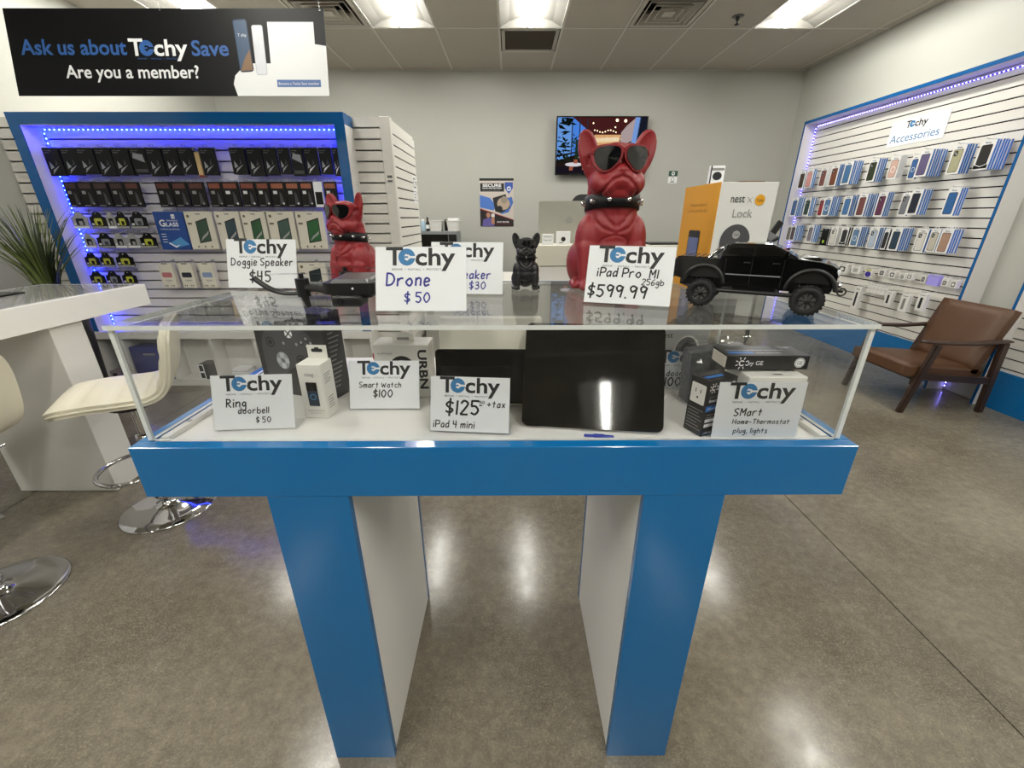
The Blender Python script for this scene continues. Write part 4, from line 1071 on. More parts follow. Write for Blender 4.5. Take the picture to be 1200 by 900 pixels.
pack('tan_card_pack', 'narrow tan card pack between black boxes in the top row, left display', 'card pack', None, -2.397, -2.362, 1.71, 1.88, 0.05, M_TAN, lambda a, w, h: a.rect(0, 0, w, 0.015, mat('card_red', '8a2a20', 0.6), 0.0003), 3.575)
R2L = [(-3.476, -3.376), (-3.37, -3.26), (-3.253, -3.14), (-3.125, -3.02), (-3.005, -2.895), (-2.765, -2.65), (-2.64, -2.525), (-2.511, -2.392), (-2.36, -2.255), (-2.25, -2.124), (-2.111, -1.995), (-1.985, -1.884), (-1.877, -1.764), (-1.757, -1.649), (-1.643, -1.544), (-1.536, -1.467), (-1.456, -1.356)]
def art2(k):
    def f(a, w, h):
        g = min(1, k / 12)
        if k in (15,):
            a.rect(0, 0, w, h, M_PAPER, 0.0002); a.rect(0.1 * w, 0.1 * h, 0.9 * w, 0.6 * h, M_PK2, 0.0004); return
        a.rect(0.1 * w, 0.74 * h, 0.9 * w, 0.93 * h, mat('print_rust_%d' % (k // 4), ['3a1f1a', '55281d', '7c3f2a', '98583c', '98583c'][k // 4], 0.5, var=0.4, scale=60), 0.0002)
        a.rect(0.18 * w, 0.52 * h, 0.45 * w, 0.64 * h, M_SILB if k > 8 else M_GREYTXT, 0.0003)
        a.poly([(0.55 * w, 0.1 * h), (0.85 * w, 0.15 * h), (0.75 * w, 0.5 * h), (0.62 * w, 0.62 * h)], mat('print_charcoal', '3a3b40', 0.5), 0.0003)
        a.poly(circ(0.07 * w, 12, 0.78 * w, 0.14 * h), M_SILB if k > 8 else M_GREYTXT, 0.0004)
        a.rect(0.1 * w, 0.05 * h, 0.5 * w, 0.08 * h, M_GREYTXT, 0.0003)
    return f
for k, p in enumerate(R2L):
    lab = ('white' if k == 15 else 'dark') + ' screen protector pack, %s from the left in the second row, left display' % ORD[k]
    pack('screen_protector_pack', lab, 'screen protector', 'screen protector packs in the second row', p[0], p[1], 1.497, 1.678, 0.02, M_PK2 if k != 15 else M_PAPER, art2(k), 3.58)
# small camera lens protector cards with an arched top
M_YEL = mat('print_lime', 'b9bb3c', 0.5, var=0.1); M_GRY = mat('print_grey', '9b9b98', 0.5, var=0.15)
def arch(w, h): return [(0, 0), (w, 0), (w, h * 0.66), (w * 0.8, h * 0.74), (w * 0.68, h * 0.97), (w * 0.5, h), (w * 0.32, h * 0.97), (w * 0.2, h * 0.74), (0, h * 0.66)]
LENS = [(1.337, 1.464, [(-3.517, -3.39, 1), (-3.37, -3.245, 0), (-3.238, -3.17, 1), (-3.165, -3.068, 0), (-3.05, -2.92, 2)]),
        (1.188, 1.304, [(-3.48, -3.392, 1), (-3.37, -3.24, 2), (-3.233, -3.14, 1), (-3.13, -3.032, 1), (-3.02, -2.89, 0)]),
        (1.036, 1.152, [(-3.527, -3.415, 0), (-3.405, -3.295, 0), (-3.27, -3.13, 0)]),
        (0.889, 1.005, [(-3.54, -3.42, 0), (-3.405, -3.29, 2), (-3.27, -3.154, 0)])]
for r, (z0, z1, L) in enumerate(LENS):
    for k, (x0, x1, st) in enumerate(L):
        w, h = x1 - x0, z1 - z0
        lab = '%s lens protector card, %s from left, %s row from bottom, left display' % (['black and lime', 'grey and black', 'dark silver'][st], ORD[k], ['fourth', 'third', 'second', 'lowest'][r].replace('lowest', 'first'))
        t = thing('lens_protector_card', lab, 'lens protector', (x0, 3.585, z0), 0, 'camera lens protector cards on the left display')
        a = MB(); a.prism(arch(w, h), -0.008, 0, M_PK if st != 1 else M_GRY, M=fr((0, 0, 0), (1, 0, 0), (0, 0, 1))); a.build('card', t)
        a = MB(); a.M = fr((0, -0.0004, 0), (1, 0, 0), (0, 0, 1))
        c1, c2 = (M_YEL, M_PK) if st == 0 else ((M_PK, M_GRY) if st == 1 else (M_SIL, mat('print_charcoal', '3a3b40', 0.5)))
        a.poly(rpoly(w * 0.5, h * 0.42, w * 0.08, 3, w * 0.52, h * 0.4), c1, 0.0002); a.poly(rpoly(w * 0.24, h * 0.24, w * 0.05, 3, w * 0.55, h * 0.33), c2, 0.0004)
        a.rect(0, 0.02 * h, w, 0.14 * h, M_GRY if st != 1 else M_PAPER, 0.0003); a.rect(0.06 * w, 0.2 * h, 0.22 * w, 0.32 * h, M_SILB, 0.0003)
        a.poly(circ(0.03 * w, 8, 0.5 * w, 0.9 * h), M_SLAT, 0.0005)
        a.M = Matrix(); a.build('front_print', t)
        lhook((x0 + x1) / 2, z1 + 0.005, 3.565)
# large blue pack and white tablet glass packs
M_BLUP = mat('pack_blue', '12428c', 0.35, var=0.15, scale=6)
def artb(a, w, h):
    a.text('G', 0.14 * w, 0.62 * h, M_PAPER, 0.0004, h=0.17 * h, bold=0.02); a.text('LASS', 0.36 * w, 0.62 * h, M_PAPER, 0.0004, w=0.42 * w, h=0.1 * h, bold=0.02)
    a.text('TEMPERED', 0.4 * w, 0.75 * h, M_PAPER, 0.0004, w=0.38 * w, h=0.035 * h); a.text('TRANSPARENT GLASS PROTECTION', 0.12 * w, 0.53 * h, M_PAPER, 0.0004, w=0.66 * w, h=0.028 * h)
    a.rect(0.6 * w, 0.82 * h, 0.72 * w, 0.93 * h, M_PAPER, 0.0003); a.text('N', 0.625 * w, 0.835 * h, M_BLUP, 0.0005, h=0.07 * h)
    a.poly([(0.3 * w, 0.18 * h), (0.52 * w, 0.06 * h), (0.98 * w, 0.14 * h), (0.74 * w, 0.34 * h)], mat('print_sky', '4f93cc', 0.4), 0.0002)
    a.poly([(0.3 * w, 0.2 * h), (0.5 * w, 0.1 * h), (0.66 * w, 0.14 * h), (0.5 * w, 0.05 * h), (0.27 * w, 0.17 * h)], M_PAPER, 0.0004)
    for q in range(4): a.rect(0.1 * w, (0.2 + q * 0.07) * h, 0.26 * w, (0.215 + q * 0.07) * h, M_PAPER, 0.0004)
pack('tablet_glass_pack', 'large blue pack reading GLASS on the left display', 'screen protector', None, -2.847, -2.613, 1.175, 1.464, 0.02, M_BLUP, artb, 3.575)
M_CRM = mat('pack_cream', 'd8d3c4', 0.5, var=0.03)
def artt(c):
    m = mat('tablet_art_' + c, c, 0.3, var=0.35, scale=14)
    def f(a, w, h):
        a.poly([(0.34 * w, 0.16 * h), (0.8 * w, 0.22 * h), (0.8 * w, 0.84 * h), (0.36 * w, 0.74 * h)], M_INK, 0.0002); a.poly([(0.37 * w, 0.19 * h), (0.775 * w, 0.245 * h), (0.775 * w, 0.8 * h), (0.385 * w, 0.72 * h)], m, 0.0004)
        a.poly([(0.4 * w, 0.22 * h), (0.72 * w, 0.4 * h), (0.775 * w, 0.5 * h), (0.5 * w, 0.34 * h)], M_GRY, 0.0005)
        a.poly(circ(0.055 * w, 14, 0.13 * w, 0.88 * h), mat('seal_brown', '6f6450', 0.5), 0.0003); a.rect(0.06 * w, 0.66 * h, 0.22 * w, 0.71 * h, mat('seal_brown', '6f6450', 0.5), 0.0003)
        for q in range(3): a.poly(circ(0.035 * w, 10, (0.25 + 0.25 * q) * w, 0.07 * h), mat('seal_brown', '6f6450', 0.5), 0.0003)
        a.rect(0.42 * w, 0.92 * h, 0.6 * w, 0.95 * h, M_GREYTXT, 0.0003)
    return f
for k, (x0, x1, c) in enumerate([(-2.601, -2.385, '2f4a38'), (-2.36, -2.165, '2b3f48'), (-2.15, -1.96, '24512f'), (-1.945, -1.73, '3a544c'), (-1.715, -1.49, '1f5a2c')]):
    pack('tablet_glass_pack', 'white tablet glass pack, %s to the right of the blue pack' % ORD[k], 'screen protector', 'white tablet glass packs', x0, x1, 1.179, 1.464, 0.03, M_CRM, artt(c), 3.575)
for k, (x0, x1) in enumerate([(-2.22, -2.0), (-1.99, -1.785), (-1.769, -1.54)]):
    pack('tablet_glass_pack', 'white tablet glass pack in the lower row, %s from the left' % ORD[k], 'screen protector', 'white tablet glass packs', x0, x1, 0.8, 1.071, 0.03, M_CRM, artt(['2b3f48', '2f4a38', '1c2a2c'][k]), 3.575)
def artw(c):
    def f(a, w, h):
        a.poly(rpoly(w * 0.72, h * 0.2, 0.01, 3, w * 0.5, h * 0.52), mat('wallet_' + c, c, 0.5, var=0.15, scale=40), 0.0003)
        a.rect(0.25 * w, 0.3 * h, 0.8 * w, 0.32 * h, M_GREYTXT, 0.0003); a.rect(0.35 * w, 0.26 * h, 0.7 * w, 0.275 * h, M_GREYTXT, 0.0003)
        for q in (0.15, 0.28, 0.6, 0.75): a.rect(q * w, 0.06 * h, (q + 0.07) * w, 0.11 * h, M_INK, 0.0003)
        a.rect(0.3 * w, 0.95 * h, 0.7 * w, 0.98 * h, M_INK, 0.0003)
    return f
for k, (x0, x1, c, nm) in enumerate([(-2.93, -2.816, 'b06a70', 'pink'), (-2.766, -2.652, '1f2230', 'black'), (-2.594, -2.48, '7f93b8', 'blue and pink')]):
    pack('card_wallet_pack', 'cream pack with a %s card holder on the lower left display' % nm, 'card holder', 'card holder packs', x0, x1, 0.868, 1.071, 0.045, M_CRM, artw(c), 3.57)

# ---------------------------------------------------------------- phone cases on the right wall
M_BXB = mat('case_box_blue', '2d6fb5', 0.35, var=0.05); M_BXW = mat('case_box_white', 'e3e2e0', 0.4)
K = 1.0221
XF0 = 3.700
WALLX = 3.85
def rhook(y, z, x=3.69):
    a = MB(); a.tube([(WALLX, y, z), (x, y, z), (x - 0.012, y, z + 0.008)], 0.0025, M_STEEL, 5); a.build('peg_hook', RWALL)
def case_box_mesh(a, w, h, d, side, front):
    """Box lying in yz with its printed front towards -x (local)."""
    a.box(0, -w / 2, 0, d * 0.16, w / 2, h, front); a.box(d * 0.16, -w / 2 + 0.0004, 0.0004, d * 0.86, w / 2 - 0.0004, h - 0.0004, side); a.box(d * 0.86, -w / 2, 0, d * 0.97, w / 2, h, front)
    a.box(0.0, -0.017, h, 0.001, -0.01, h + 0.018, front); a.box(0.0, 0.01, h, 0.001, 0.017, h + 0.018, front); a.box(0.0, -0.017, h + 0.018, 0.001, 0.017, h + 0.023, front)
ROWN = ['top row', 'second row', 'third row']
ROWS = [
 [(5.782, 5.663, 1.947, 1.75, '3a2a20', 'dark brown', 2, 0), (5.653, 5.52, 1.951, 1.75, 'c98d8d', 'pink', 2, 0), (5.4, 5.28, 1.945, 1.744, '6f3f3c', 'maroon', 2, 1), (5.209, 5.08, 1.953, 1.74, '6d3a24', 'rust brown', 4, 1), (5.015, 4.885, 1.966, 1.745, '3f6a96', 'steel blue', 5, 0),
  (4.678, 4.555, 1.951, 1.745, '2b3420', 'dark olive', 4, 1), (4.427, 4.31, 1.944, 1.758, 'c9a596', 'rose ring', 3, 2), (4.215, 4.13, 1.927, 1.735, '2f5b92', 'blue ring', 1, 2), (4.124, 4.0, 1.955, 1.747, '5c5478', 'violet', 6, 0), (3.838, 3.722, 1.955, 1.745, 'a5a283', 'sage', 4, 1), (3.625, 3.505, 1.955, 1.754, '22201e', 'black chevron', 6, 3)],
 [(5.775, 5.655, 1.646, 1.43, '3b5d92', 'navy blue', 4, 0), (5.524, 5.41, 1.636, 1.433, '1f3a38', 'dark green', 3, 1), (5.291, 5.2, 1.627, 1.424, '8c2230', 'red', 1, 1), (5.19, 5.062, 1.631, 1.432, '4a6f9c', 'blue with white ring', 5, 2), (4.886, 4.765, 1.627, 1.43, '3f6a9c', 'mid blue', 4, 0),
  (4.684, 4.562, 1.635, 1.423, '6a3f3c', 'dusk red', 5, 0), (4.446, 4.33, 1.639, 1.423, '5a2a48', 'plum', 3, 1), (4.192, 4.095, 1.626, 1.43, '70727a', 'grey', 1, 1), (4.081, 3.965, 1.642, 1.436, '1c2030', 'near black', 4, 0), (3.752, 3.64, 1.636, 1.428, '285a92', 'deep blue', 3, 0)],
 [(5.776, 5.68, 1.321, 1.135, '6a655e', 'taupe', 1, 0), (5.67, 5.568, 1.323, 1.14, '4a3a4c', 'dark plum', 5, 1), (5.34, 5.24, 1.328, 1.138, '77707c', 'lilac grey', 4, 1), (5.12, 5.0, 1.296, 1.122, '1c1e1c', 'black with lime dot', 2, 4), (4.957, 4.845, 1.317, 1.122, 'c9c6c0', 'white marble', 3, 1), (4.79, 4.69, 1.315, 1.132, '26242a', 'black striped', 3, 3),
  (4.644, 4.53, 1.324, 1.133, '55779c', 'pale blue ring', 4, 2), (4.417, 4.3, 1.322, 1.123, 'a7b3c3', 'ice blue', 3, 1), (4.26, 4.2, 1.307, 1.123, '26242a', 'slim black', 2, 0), (4.16, 4.045, 1.322, 1.125, '24384a', 'dark teal', 5, 0), (3.918, 3.806, 1.317, 1.128, 'cfccc6', 'clear white', 2, 1), (3.79, 3.7, 1.32, 1.137, 'b9b3a4', 'beige', 1, 1), (3.682, 3.575, 1.325, 1.138, 'a07f6c', 'tan', 4, 0)]]
SIDEK = mat('case_box_black', '141416', 0.4)
for r, row in enumerate(ROWS):
    for k, (ya, yb, zt, zb, c, nm, n, st) in enumerate(row):
        yc, w = (ya + yb) / 2 * K, (ya - yb) * K * 0.93
        z0, z1 = 1.42 + (zb - 1.42) * K, 1.42 + (zt - 1.42) * K
        h = z1 - z0; d = 0.0215
        side = SIDEK if nm in ('slim black', 'black striped', 'black with lime dot') else (M_BXW if nm in ('maroon', 'rose ring', 'white marble') else M_BXB)
        grp = '%s phone case boxes, %s' % (nm, ROWN[r])
        x0 = XF0 if n > 2 else XF0 + 0.02
        rhook(yc, z1 + 0.012, x0 - 0.015)
        body = None
        for i in range(n):
            if i == 0: lab = '%s phone case box fronting its hook, %s, right wall' % (nm, ROWN[r])
            else: lab = 'phone case box %s behind the %s one, %s, right wall' % (ORD[i - 1] if i > 1 else 'directly', nm, ROWN[r])
            t = thing('phone_case_box', lab, 'phone case box', (x0 + i * d, yc + 0.002 * ((i * 7 + k) % 3 - 1), z0 + 0.0015 * ((i * 5 + k) % 3)), 0, grp)
            if body is None:
                a = MB(); case_box_mesh(a, w, h, d, side, M_BXW); body = a.build('box', t)
                a = MB(); a.M = fr((-0.0004, w / 2, 0), (0, -1, 0), (0, 0, 1))
                mc = mat('case_' + c, c, 0.4, var=0.12, scale=30)
                cw, ch = w * 0.66, h * 0.76
                a.poly(rpoly(cw + 0.008, ch + 0.008, 0.012, 4, w * 0.5, h * 0.46), M_INK if st != 4 else M_PK, 0.0003)
                a.poly(rpoly(cw, ch, 0.011, 4, w * 0.5, h * 0.46), mc, 0.0006)
                if st in (1,): a.poly(rpoly(cw * 0.42, ch * 0.24, 0.006, 3, w * 0.36, h * 0.46 + ch * 0.34), M_INK, 0.0009); a.poly(circ(cw * 0.09, 10, w * 0.33, h * 0.46 + ch * 0.37), M_GRY, 0.0012); a.poly(circ(cw * 0.09, 10, w * 0.4, h * 0.46 + ch * 0.3), M_GRY, 0.0012)
                if st == 2: a.ring(cw * 0.36, cw * 0.29, M_PAPER, 0.0009, cx=w * 0.5, cy=h * 0.42, n=20)
                if st == 3: a.poly([(0.05 * w, 0.05 * h), (0.95 * w, 0.05 * h), (0.95 * w, 0.2 * h), (0.5 * w, 0.12 * h), (0.05 * w, 0.2 * h)], M_PK, 0.0009); a.ribbon([(0.05 * w, 0.2 * h), (0.5 * w, 0.12 * h), (0.95 * w, 0.2 * h)], 0.004, M_PAPER, 0.0012)
                if st == 4: a.rect(0, 0, w, h, M_PK, 0.0008); a.poly(circ(w * 0.16, 14, w * 0.45, h * 0.2), mat('lime_dot', 'a5c83a', 0.4), 0.001)
                techy(a, w * 0.3, h * 0.9, w * 0.4, sub=False, z=0.0008, m_bg=M_BXW)
                a.M = Matrix(); a.build('front_window', t)
            else:
                b = body.copy(); COL.objects.link(b); b.parent = t
# smaller goods: earphone case packs and slim boxes
M_PKW = mat('pack_white', 'dedcd8', 0.4)
SM = [(4.746, 4.6, 0.945, 0.849, '2a2a2c', 'white pack with a dark square earphone case'), (4.549, 4.425, 0.947, 0.863, 'b5b2aa', 'white pack with a silver watch case'), (4.36, 4.272, 0.925, 0.85, '34258c', 'lime topped pack with a round violet case'), (4.197, 4.119, 0.949, 0.879, '4a4a48', 'small pack with a grey case'), (4.076, 4.003, 0.946, 0.878, '2c2c2e', 'small pack with a black strap'), (3.96, 3.899, 0.936, 0.877, '8a8884', 'small pack with a pale strap'), (3.89, 3.824, 0.945, 0.887, '5a5856', 'small pack with a checked strap'),
      (3.743, 3.696, 0.947, 0.877, '3c3a3a', 'small pack with a charcoal strap'), (3.684, 3.58, 0.957, 0.868, '9c8fe0', 'glossy violet pack'), (3.552, 3.496, 0.943, 0.877, '6a6866', 'small pack with a mesh strap'), (3.477, 3.423, 0.94, 0.874, '403e3e', 'small pack with a dark strap')]
SL = [(4.414, 4.338, 0.746, 0.512, '1d1d1f', 'long white slim box with a black stylus'), (4.036, 3.963, 0.757, 0.627, '1a1a1c', 'white slim box with a black band picture'), (3.867, 3.783, 0.761, 0.6, '807e7a', 'white slim box with a grey cable picture'), (3.706, 3.629, 0.796, 0.641, '18181a', 'white slim box with a short black stylus')]
for L, nm, cat in ((SM, 'accessory_pack', 'accessory pack'), (SL, 'slim_accessory_box', 'accessory box')):
    for k, (ya, yb, zt, zb, c, lab) in enumerate(L):
        yc, w = (ya + yb) / 2 * K, (ya - yb) * K
        z0, z1 = 1.42 + (zb - 1.42) * K, 1.42 + (zt - 1.42) * K
        h = z1 - z0
        t = thing(nm, lab + (' on the right wall' if L is SM else ' low on the right wall'), cat, (XF0 + 0.03, yc, z0), 0, 'small accessory packs on the right wall' if L is SM else 'slim boxes on the right wall')
        a = MB(); a.box(0, -w / 2, 0, 0.035, w / 2, h, M_PKW if k != 8 or L is SL else mat('violet_pack', '9f97e6', 0.3), 0.002); a.build('box', t)
        a = MB(); a.M = fr((-0.0004, w / 2, 0), (0, -1, 0), (0, 0, 1))
        m = mat('goods_' + c, c, 0.4, var=0.2, scale=60)
        if L is SL: a.poly(rpoly(w * 0.34, h * 0.62, w * 0.1, 3, w * 0.5, h * 0.45), m, 0.0004)
        elif k == 2: a.poly(circ(w * 0.42, 20, w * 0.5, h * 0.4, h * 0.36), m, 0.0004); a.rect(0.1 * w, 0.8 * h, 0.9 * w, h, M_YEL, 0.0004)
        elif k != 8: a.poly(rpoly(w * 0.6, h * 0.55, w * 0.1, 3, w * 0.5, h * 0.45), m, 0.0004); a.poly(rpoly(w * 0.35, h * 0.3, w * 0.08, 3, w * 0.5, h * 0.45), M_GRY if k % 2 else M_PKW, 0.0006)
        a.rect(0.2 * w, 0.86 * h, 0.8 * w, 0.9 * h, M_GREYTXT, 0.0005)
        a.M = Matrix(); a.build('front_print', t)
        a = MB(); a.box(0.0, -0.015, h, 0.001, -0.008, h + 0.016, M_TAB); a.box(0.0, 0.008, h, 0.001, 0.015, h + 0.016, M_TAB); a.box(0.0, -0.015, h + 0.016, 0.001, 0.015, h + 0.02, M_TAB); a.build('hang_tab', t)
        rhook(yc, z1 + 0.01, XF0 + 0.015)
for q in range(6):
    y = 4.36 - q * 0.043
    t = thing('cable_pack', 'small grey cable box, %s from the far end of the low row' % ORD[q], 'cable box', (XF0 + 0.04, y, 0.69), 0, 'grey cable boxes on the right wall')
    a = MB(); a.box(0, -0.019, 0, 0.03, 0.019, 0.095, M_PKW, 0.0015); a.build('box', t)
    a = MB(); a.M = fr((-0.0004, 0.019, 0), (0, -1, 0), (0, 0, 1)); a.ring(0.011, 0.008, M_GREYTXT, 0.0004, cx=0.019, cy=0.045, n=14); a.rect(0.006, 0.08, 0.03, 0.085, M_GREYTXT, 0.0004); a.M = Matrix(); a.build('front_print', t)
    rhook(y, 0.79, XF0 + 0.03)
# ---------------------------------------------------------------- goods on and in the display counter
ZT, ZI = AZ + 0.0005, BZ1 - 0.0055
M_HOLD = clear('sign_holder_clear', ior=1.42, rough=0.04, bump=0.22)
def price_sign(label, c, w, h, yaw, lean, lines, z, ft=0.05):
    """Slanted clear holder with a printed and hand-lettered card. lines: (text, x, y, cap height, marker)."""
    t = thing('price_sign', label, 'sign', (c[0], c[1], z), yaw, 'slanted price signs')
    L = math.radians(lean)
    M = fr((-w / 2, 0, 0.003), (1, 0, 0), (0, math.sin(L), math.cos(L)))
    a = MB(M); a.box(-0.002, 0.0, 0.0012, w + 0.002, h + 0.002, 0.0026, M_HOLD)
    a.M = Matrix()
    a.box(-w / 2 - 0.002, 0.0, 0.0, w / 2 + 0.002, ft, 0.002, M_HOLD); a.build('holder', t)
    a = MB(M); a.box(0, 0.001, -0.0006, w, h, 0.0002, M_PAPER); a.build('card', t)
    a = MB(M)
    techy(a, w * 0.12, h * 0.72, w * 0.76, z=0.0004)
    random.seed(label)
    for tx, x, y, ch, m in lines: a.pen(tx, x * w, y * h, ch * h, m, z=0.0007, w=ch * h * 0.155)
    a.build('lettering', t)
    return t
K1, B1 = M_PENK, M_PENB
price_sign('sign reading Doggie Speaker $45, beside the smaller red dog', (-0.652, 1.11), 0.19, 0.125, -0.08, 15, [('Doggie Speaker', 0.06, 0.47, 0.145, K1), ('$45', 0.32, 0.14, 0.21, K1)], ZT)
price_sign('sign reading Drone $50, in front on the acrylic top', (-0.177, 0.818), 0.18, 0.127, -0.008, 20, [('Drone', 0.12, 0.4, 0.19, B1), ('$ 50', 0.32, 0.14, 0.15, B1)], ZT)
price_sign('sign for a $30 speaker, partly behind the Drone sign', (-0.106, 1.016), 0.175, 0.124, -0.07, 18, [('Speaker', 0.28, 0.3, 0.16, B1), ('$30', 0.54, 0.1, 0.14, B1)], ZT)
price_sign('sign reading iPad Pro M1 256gb $599.99, before the big red dog', (0.246, 0.883), 0.178, 0.124, -0.32, 20, [('iPad Pro', 0.13, 0.47, 0.15, K1), ('M1', 0.74, 0.47, 0.14, K1), ('256gb', 0.66, 0.35, 0.1, K1), ('$599.99', 0.04, 0.12, 0.2, K1)], ZT)
price_sign('sign reading Ring doorbell $50, inside the case at the left front', (-0.535, 0.772), 0.163, 0.115, 0.06, 16, [('Ring', 0.17, 0.42, 0.15, K1), ('doorbell', 0.31, 0.3, 0.11, K1), ('$ 50', 0.52, 0.13, 0.1, K1)], ZI)
price_sign('sign reading Smart Watch $100, inside the case before the white box', (-0.291, 0.87), 0.161, 0.112, 0.0, 18, [('Smart Watch', 0.14, 0.45, 0.11, K1), ('$100', 0.34, 0.25, 0.15, K1)], ZI)
price_sign('sign reading $125 + tax iPad 4 mini, before the small tablet', (-0.085, 0.756), 0.164, 0.115, -0.09, 17, [('$125', 0.2, 0.33, 0.24, K1), ('00', 0.62, 0.52, 0.06, K1), ('-', 0.62, 0.45, 0.12, K1), ('+tax', 0.72, 0.47, 0.12, K1), ('iPad 4 mini', 0.04, 0.08, 0.125, K1)], ZI)
price_sign('sign for a $100 doorbell, half hidden behind the plastic wrapped box', (0.44, 0.985), 0.165, 0.098, 0.0, 9, [('doorbell', 0.26, 0.36, 0.15, K1), ('$100', 0.14, 0.1, 0.22, K1)], ZI, 0.02)
price_sign('sign reading Smart Home, Thermostat, plug, lights, inside at the right front', (0.489, 0.7315), 0.17, 0.118, 0.0, 3, [('SMart', 0.22, 0.41, 0.13, K1), ('Home-Thermostat', 0.22, 0.26, 0.085, K1), ('plug, lights', 0.25, 0.09, 0.09, K1)], ZI, 0.006)

# --- bulldog speakers
def remesh(mb, vox, sm=6):
    me = bpy.data.meshes.new('tmp'); me.from_pydata([tuple(v) for v in mb.v], [], mb.f)
    o = bpy.data.objects.new('tmp', me); COL.objects.link(o)
    md = o.modifiers.new('r', 'REMESH'); md.mode = 'VOXEL'; md.voxel_size = vox
    m2 = o.modifiers.new('s', 'SMOOTH'); m2.iterations = sm; m2.factor = 0.5
    bpy.context.view_layer.update()
    r = bpy.data.meshes.new_from_object(o.evaluated_get(bpy.context.evaluated_depsgraph_get()))
    bpy.data.objects.remove(o); bpy.data.meshes.remove(me)
    return r
def cap(mb, p, q, r0, r1, m, n=14):
    mb.cyl(p, q, r0, m, r1=r1, n=n); mb.ell(p, (r0,) * 3, m, n); mb.ell(q, (r1,) * 3, m, n)
d = MB(); mm = M_INK
E = lambda c, r, M=None: d.ell(c, r, mm, 20, M)
E((0, 0.13, 0.27), (0.2, 0.19, 0.26)); E((0, 0.06, 0.42), (0.165, 0.16, 0.2)); E((0, -0.05, 0.4), (0.165, 0.125, 0.2)); E((0, -0.06, 0.27), (0.15, 0.12, 0.12))
cap(d, (0, 0.02, 0.46), (0, -0.01, 0.66), 0.178, 0.172, mm, 20)
E((0, -0.02, 0.785), (0.178, 0.15, 0.145)); E((0, -0.02, 0.7), (0.182, 0.15, 0.11))
E((0, -0.12, 0.7), (0.12, 0.1, 0.09)); E((0, -0.115, 0.622), (0.11, 0.08, 0.05)); E((0, -0.17, 0.745), (0.05, 0.05, 0.045))
for s in (-1, 1):
    E((0.1 * s, -0.09, 0.685), (0.082, 0.09, 0.08)); E((0.07 * s, -0.15, 0.67), (0.07, 0.06, 0.06))
    E((0.155 * s, -0.03, 0.33), (0.092, 0.11, 0.17))
    cap(d, (0.165 * s, -0.075, 0.28), (0.165 * s, -0.12, 0.06), 0.078, 0.056, mm)
    E((0.168 * s, -0.15, 0.036), (0.06, 0.085, 0.038))
    for k in (-1, 0, 1): E((0.168 * s + 0.034 * k, -0.205 + 0.012 * abs(k), 0.03), (0.021, 0.04, 0.028))
    E((0.185 * s, 0.15, 0.16), (0.085, 0.17, 0.155)); E((0.225 * s, -0.02, 0.033), (0.048, 0.11, 0.035))
    for k in (-1, 0, 1): E((0.225 * s + 0.028 * k, -0.1 + 0.01 * abs(k), 0.028), (0.018, 0.036, 0.025))
    Me = RY(0.25 * s) @ RZ(-0.3 * s)
    E((0.18 * s, 0.0, 0.87), (0.076, 0.032, 0.145), Me); E((0.158 * s, 0.0, 0.79), (0.06, 0.045, 0.09), Me)
DOG = remesh(d, 0.0085, 5)
def seg_dist(p, L):
    b = 9.0
    for (x0, z0), (x1, z1) in zip(L[:-1], L[1:]):
        dx, dz = x1 - x0, z1 - z0
        t_ = max(0, min(1, ((p[0] - x0) * dx + (p[1] - z0) * dz) / (dx * dx + dz * dz)))
        b = min(b, math.hypot(p[0] - x0 - t_ * dx, p[1] - z0 - t_ * dz))
    return b
ell_ = [(0.105 * math.cos(q * PI / 12), 0.29 + 0.075 * math.sin(q * PI / 12)) for q in range(25)]
CRS = [([(-0.115, 0.625), (-0.09, 0.66), (-0.05, 0.7), (0, 0.715), (0.05, 0.7), (0.09, 0.66), (0.115, 0.625)], 0.009, 0.014), ([(0, 0.715), (0, 0.745)], 0.006, 0.006),
       (ell_, 0.006, 0.007), ([(-0.11, 0.52), (-0.06, 0.46), (-0.015, 0.42)], 0.012, 0.01), ([(0.11, 0.52), (0.06, 0.46), (0.015, 0.42)], 0.012, 0.01), ([(0, 0.53), (0, 0.43)], 0.008, 0.007),
       ([(-0.14, 0.46), (-0.09, 0.41), (-0.02, 0.385)], 0.01, 0.008), ([(0.14, 0.46), (0.09, 0.41), (0.02, 0.385)], 0.01, 0.008), ([(-0.02, 0.748), (-0.012, 0.736)], 0.006, 0.008), ([(0.02, 0.748), (0.012, 0.736)], 0.006, 0.008)]
DOG.update()
for v in DOG.vertices:
    n_ = v.normal
    x, y, z = v.co
    if n_.y < -0.15 and y < 0.02 and 0.18 < z < 0.78 and abs(x) < 0.2:
        dd = 0
        for L_, w_, a_ in CRS:
            ds = seg_dist((x, z), L_)
            if ds < w_ * 3: dd += a_ * math.exp(-(ds / w_) ** 2)
        v.co = v.co - n_ * min(dd, 0.02)
    ex = abs(x) - 0.186 - 0.26 * (z - 0.875)      # hollow of the ears
    if z > 0.8 and y < 0.0 and abs(x) > 0.1:
        q = (ex / 0.054) ** 2 + ((z - 0.885) / 0.11) ** 2
        if q < 1: v.co.y += 0.03 * (1 - q) ** 0.7
for p in DOG.polygons: p.use_smooth = True
DOG.update()
M_RED = mat('red_rubber', '80161c', 0.5, var=0.05, scale=8)
M_BLKR = mat('black_rubber', '0d0d0e', 0.45, var=0.1, scale=8)
M_LENSK = mat('sunglass_lens', '0b0b0c', 0.12, var=0.1, coat=0.6)
M_COLL = mat('black_collar', '060607', 0.5, var=0.2, spec=0.25)
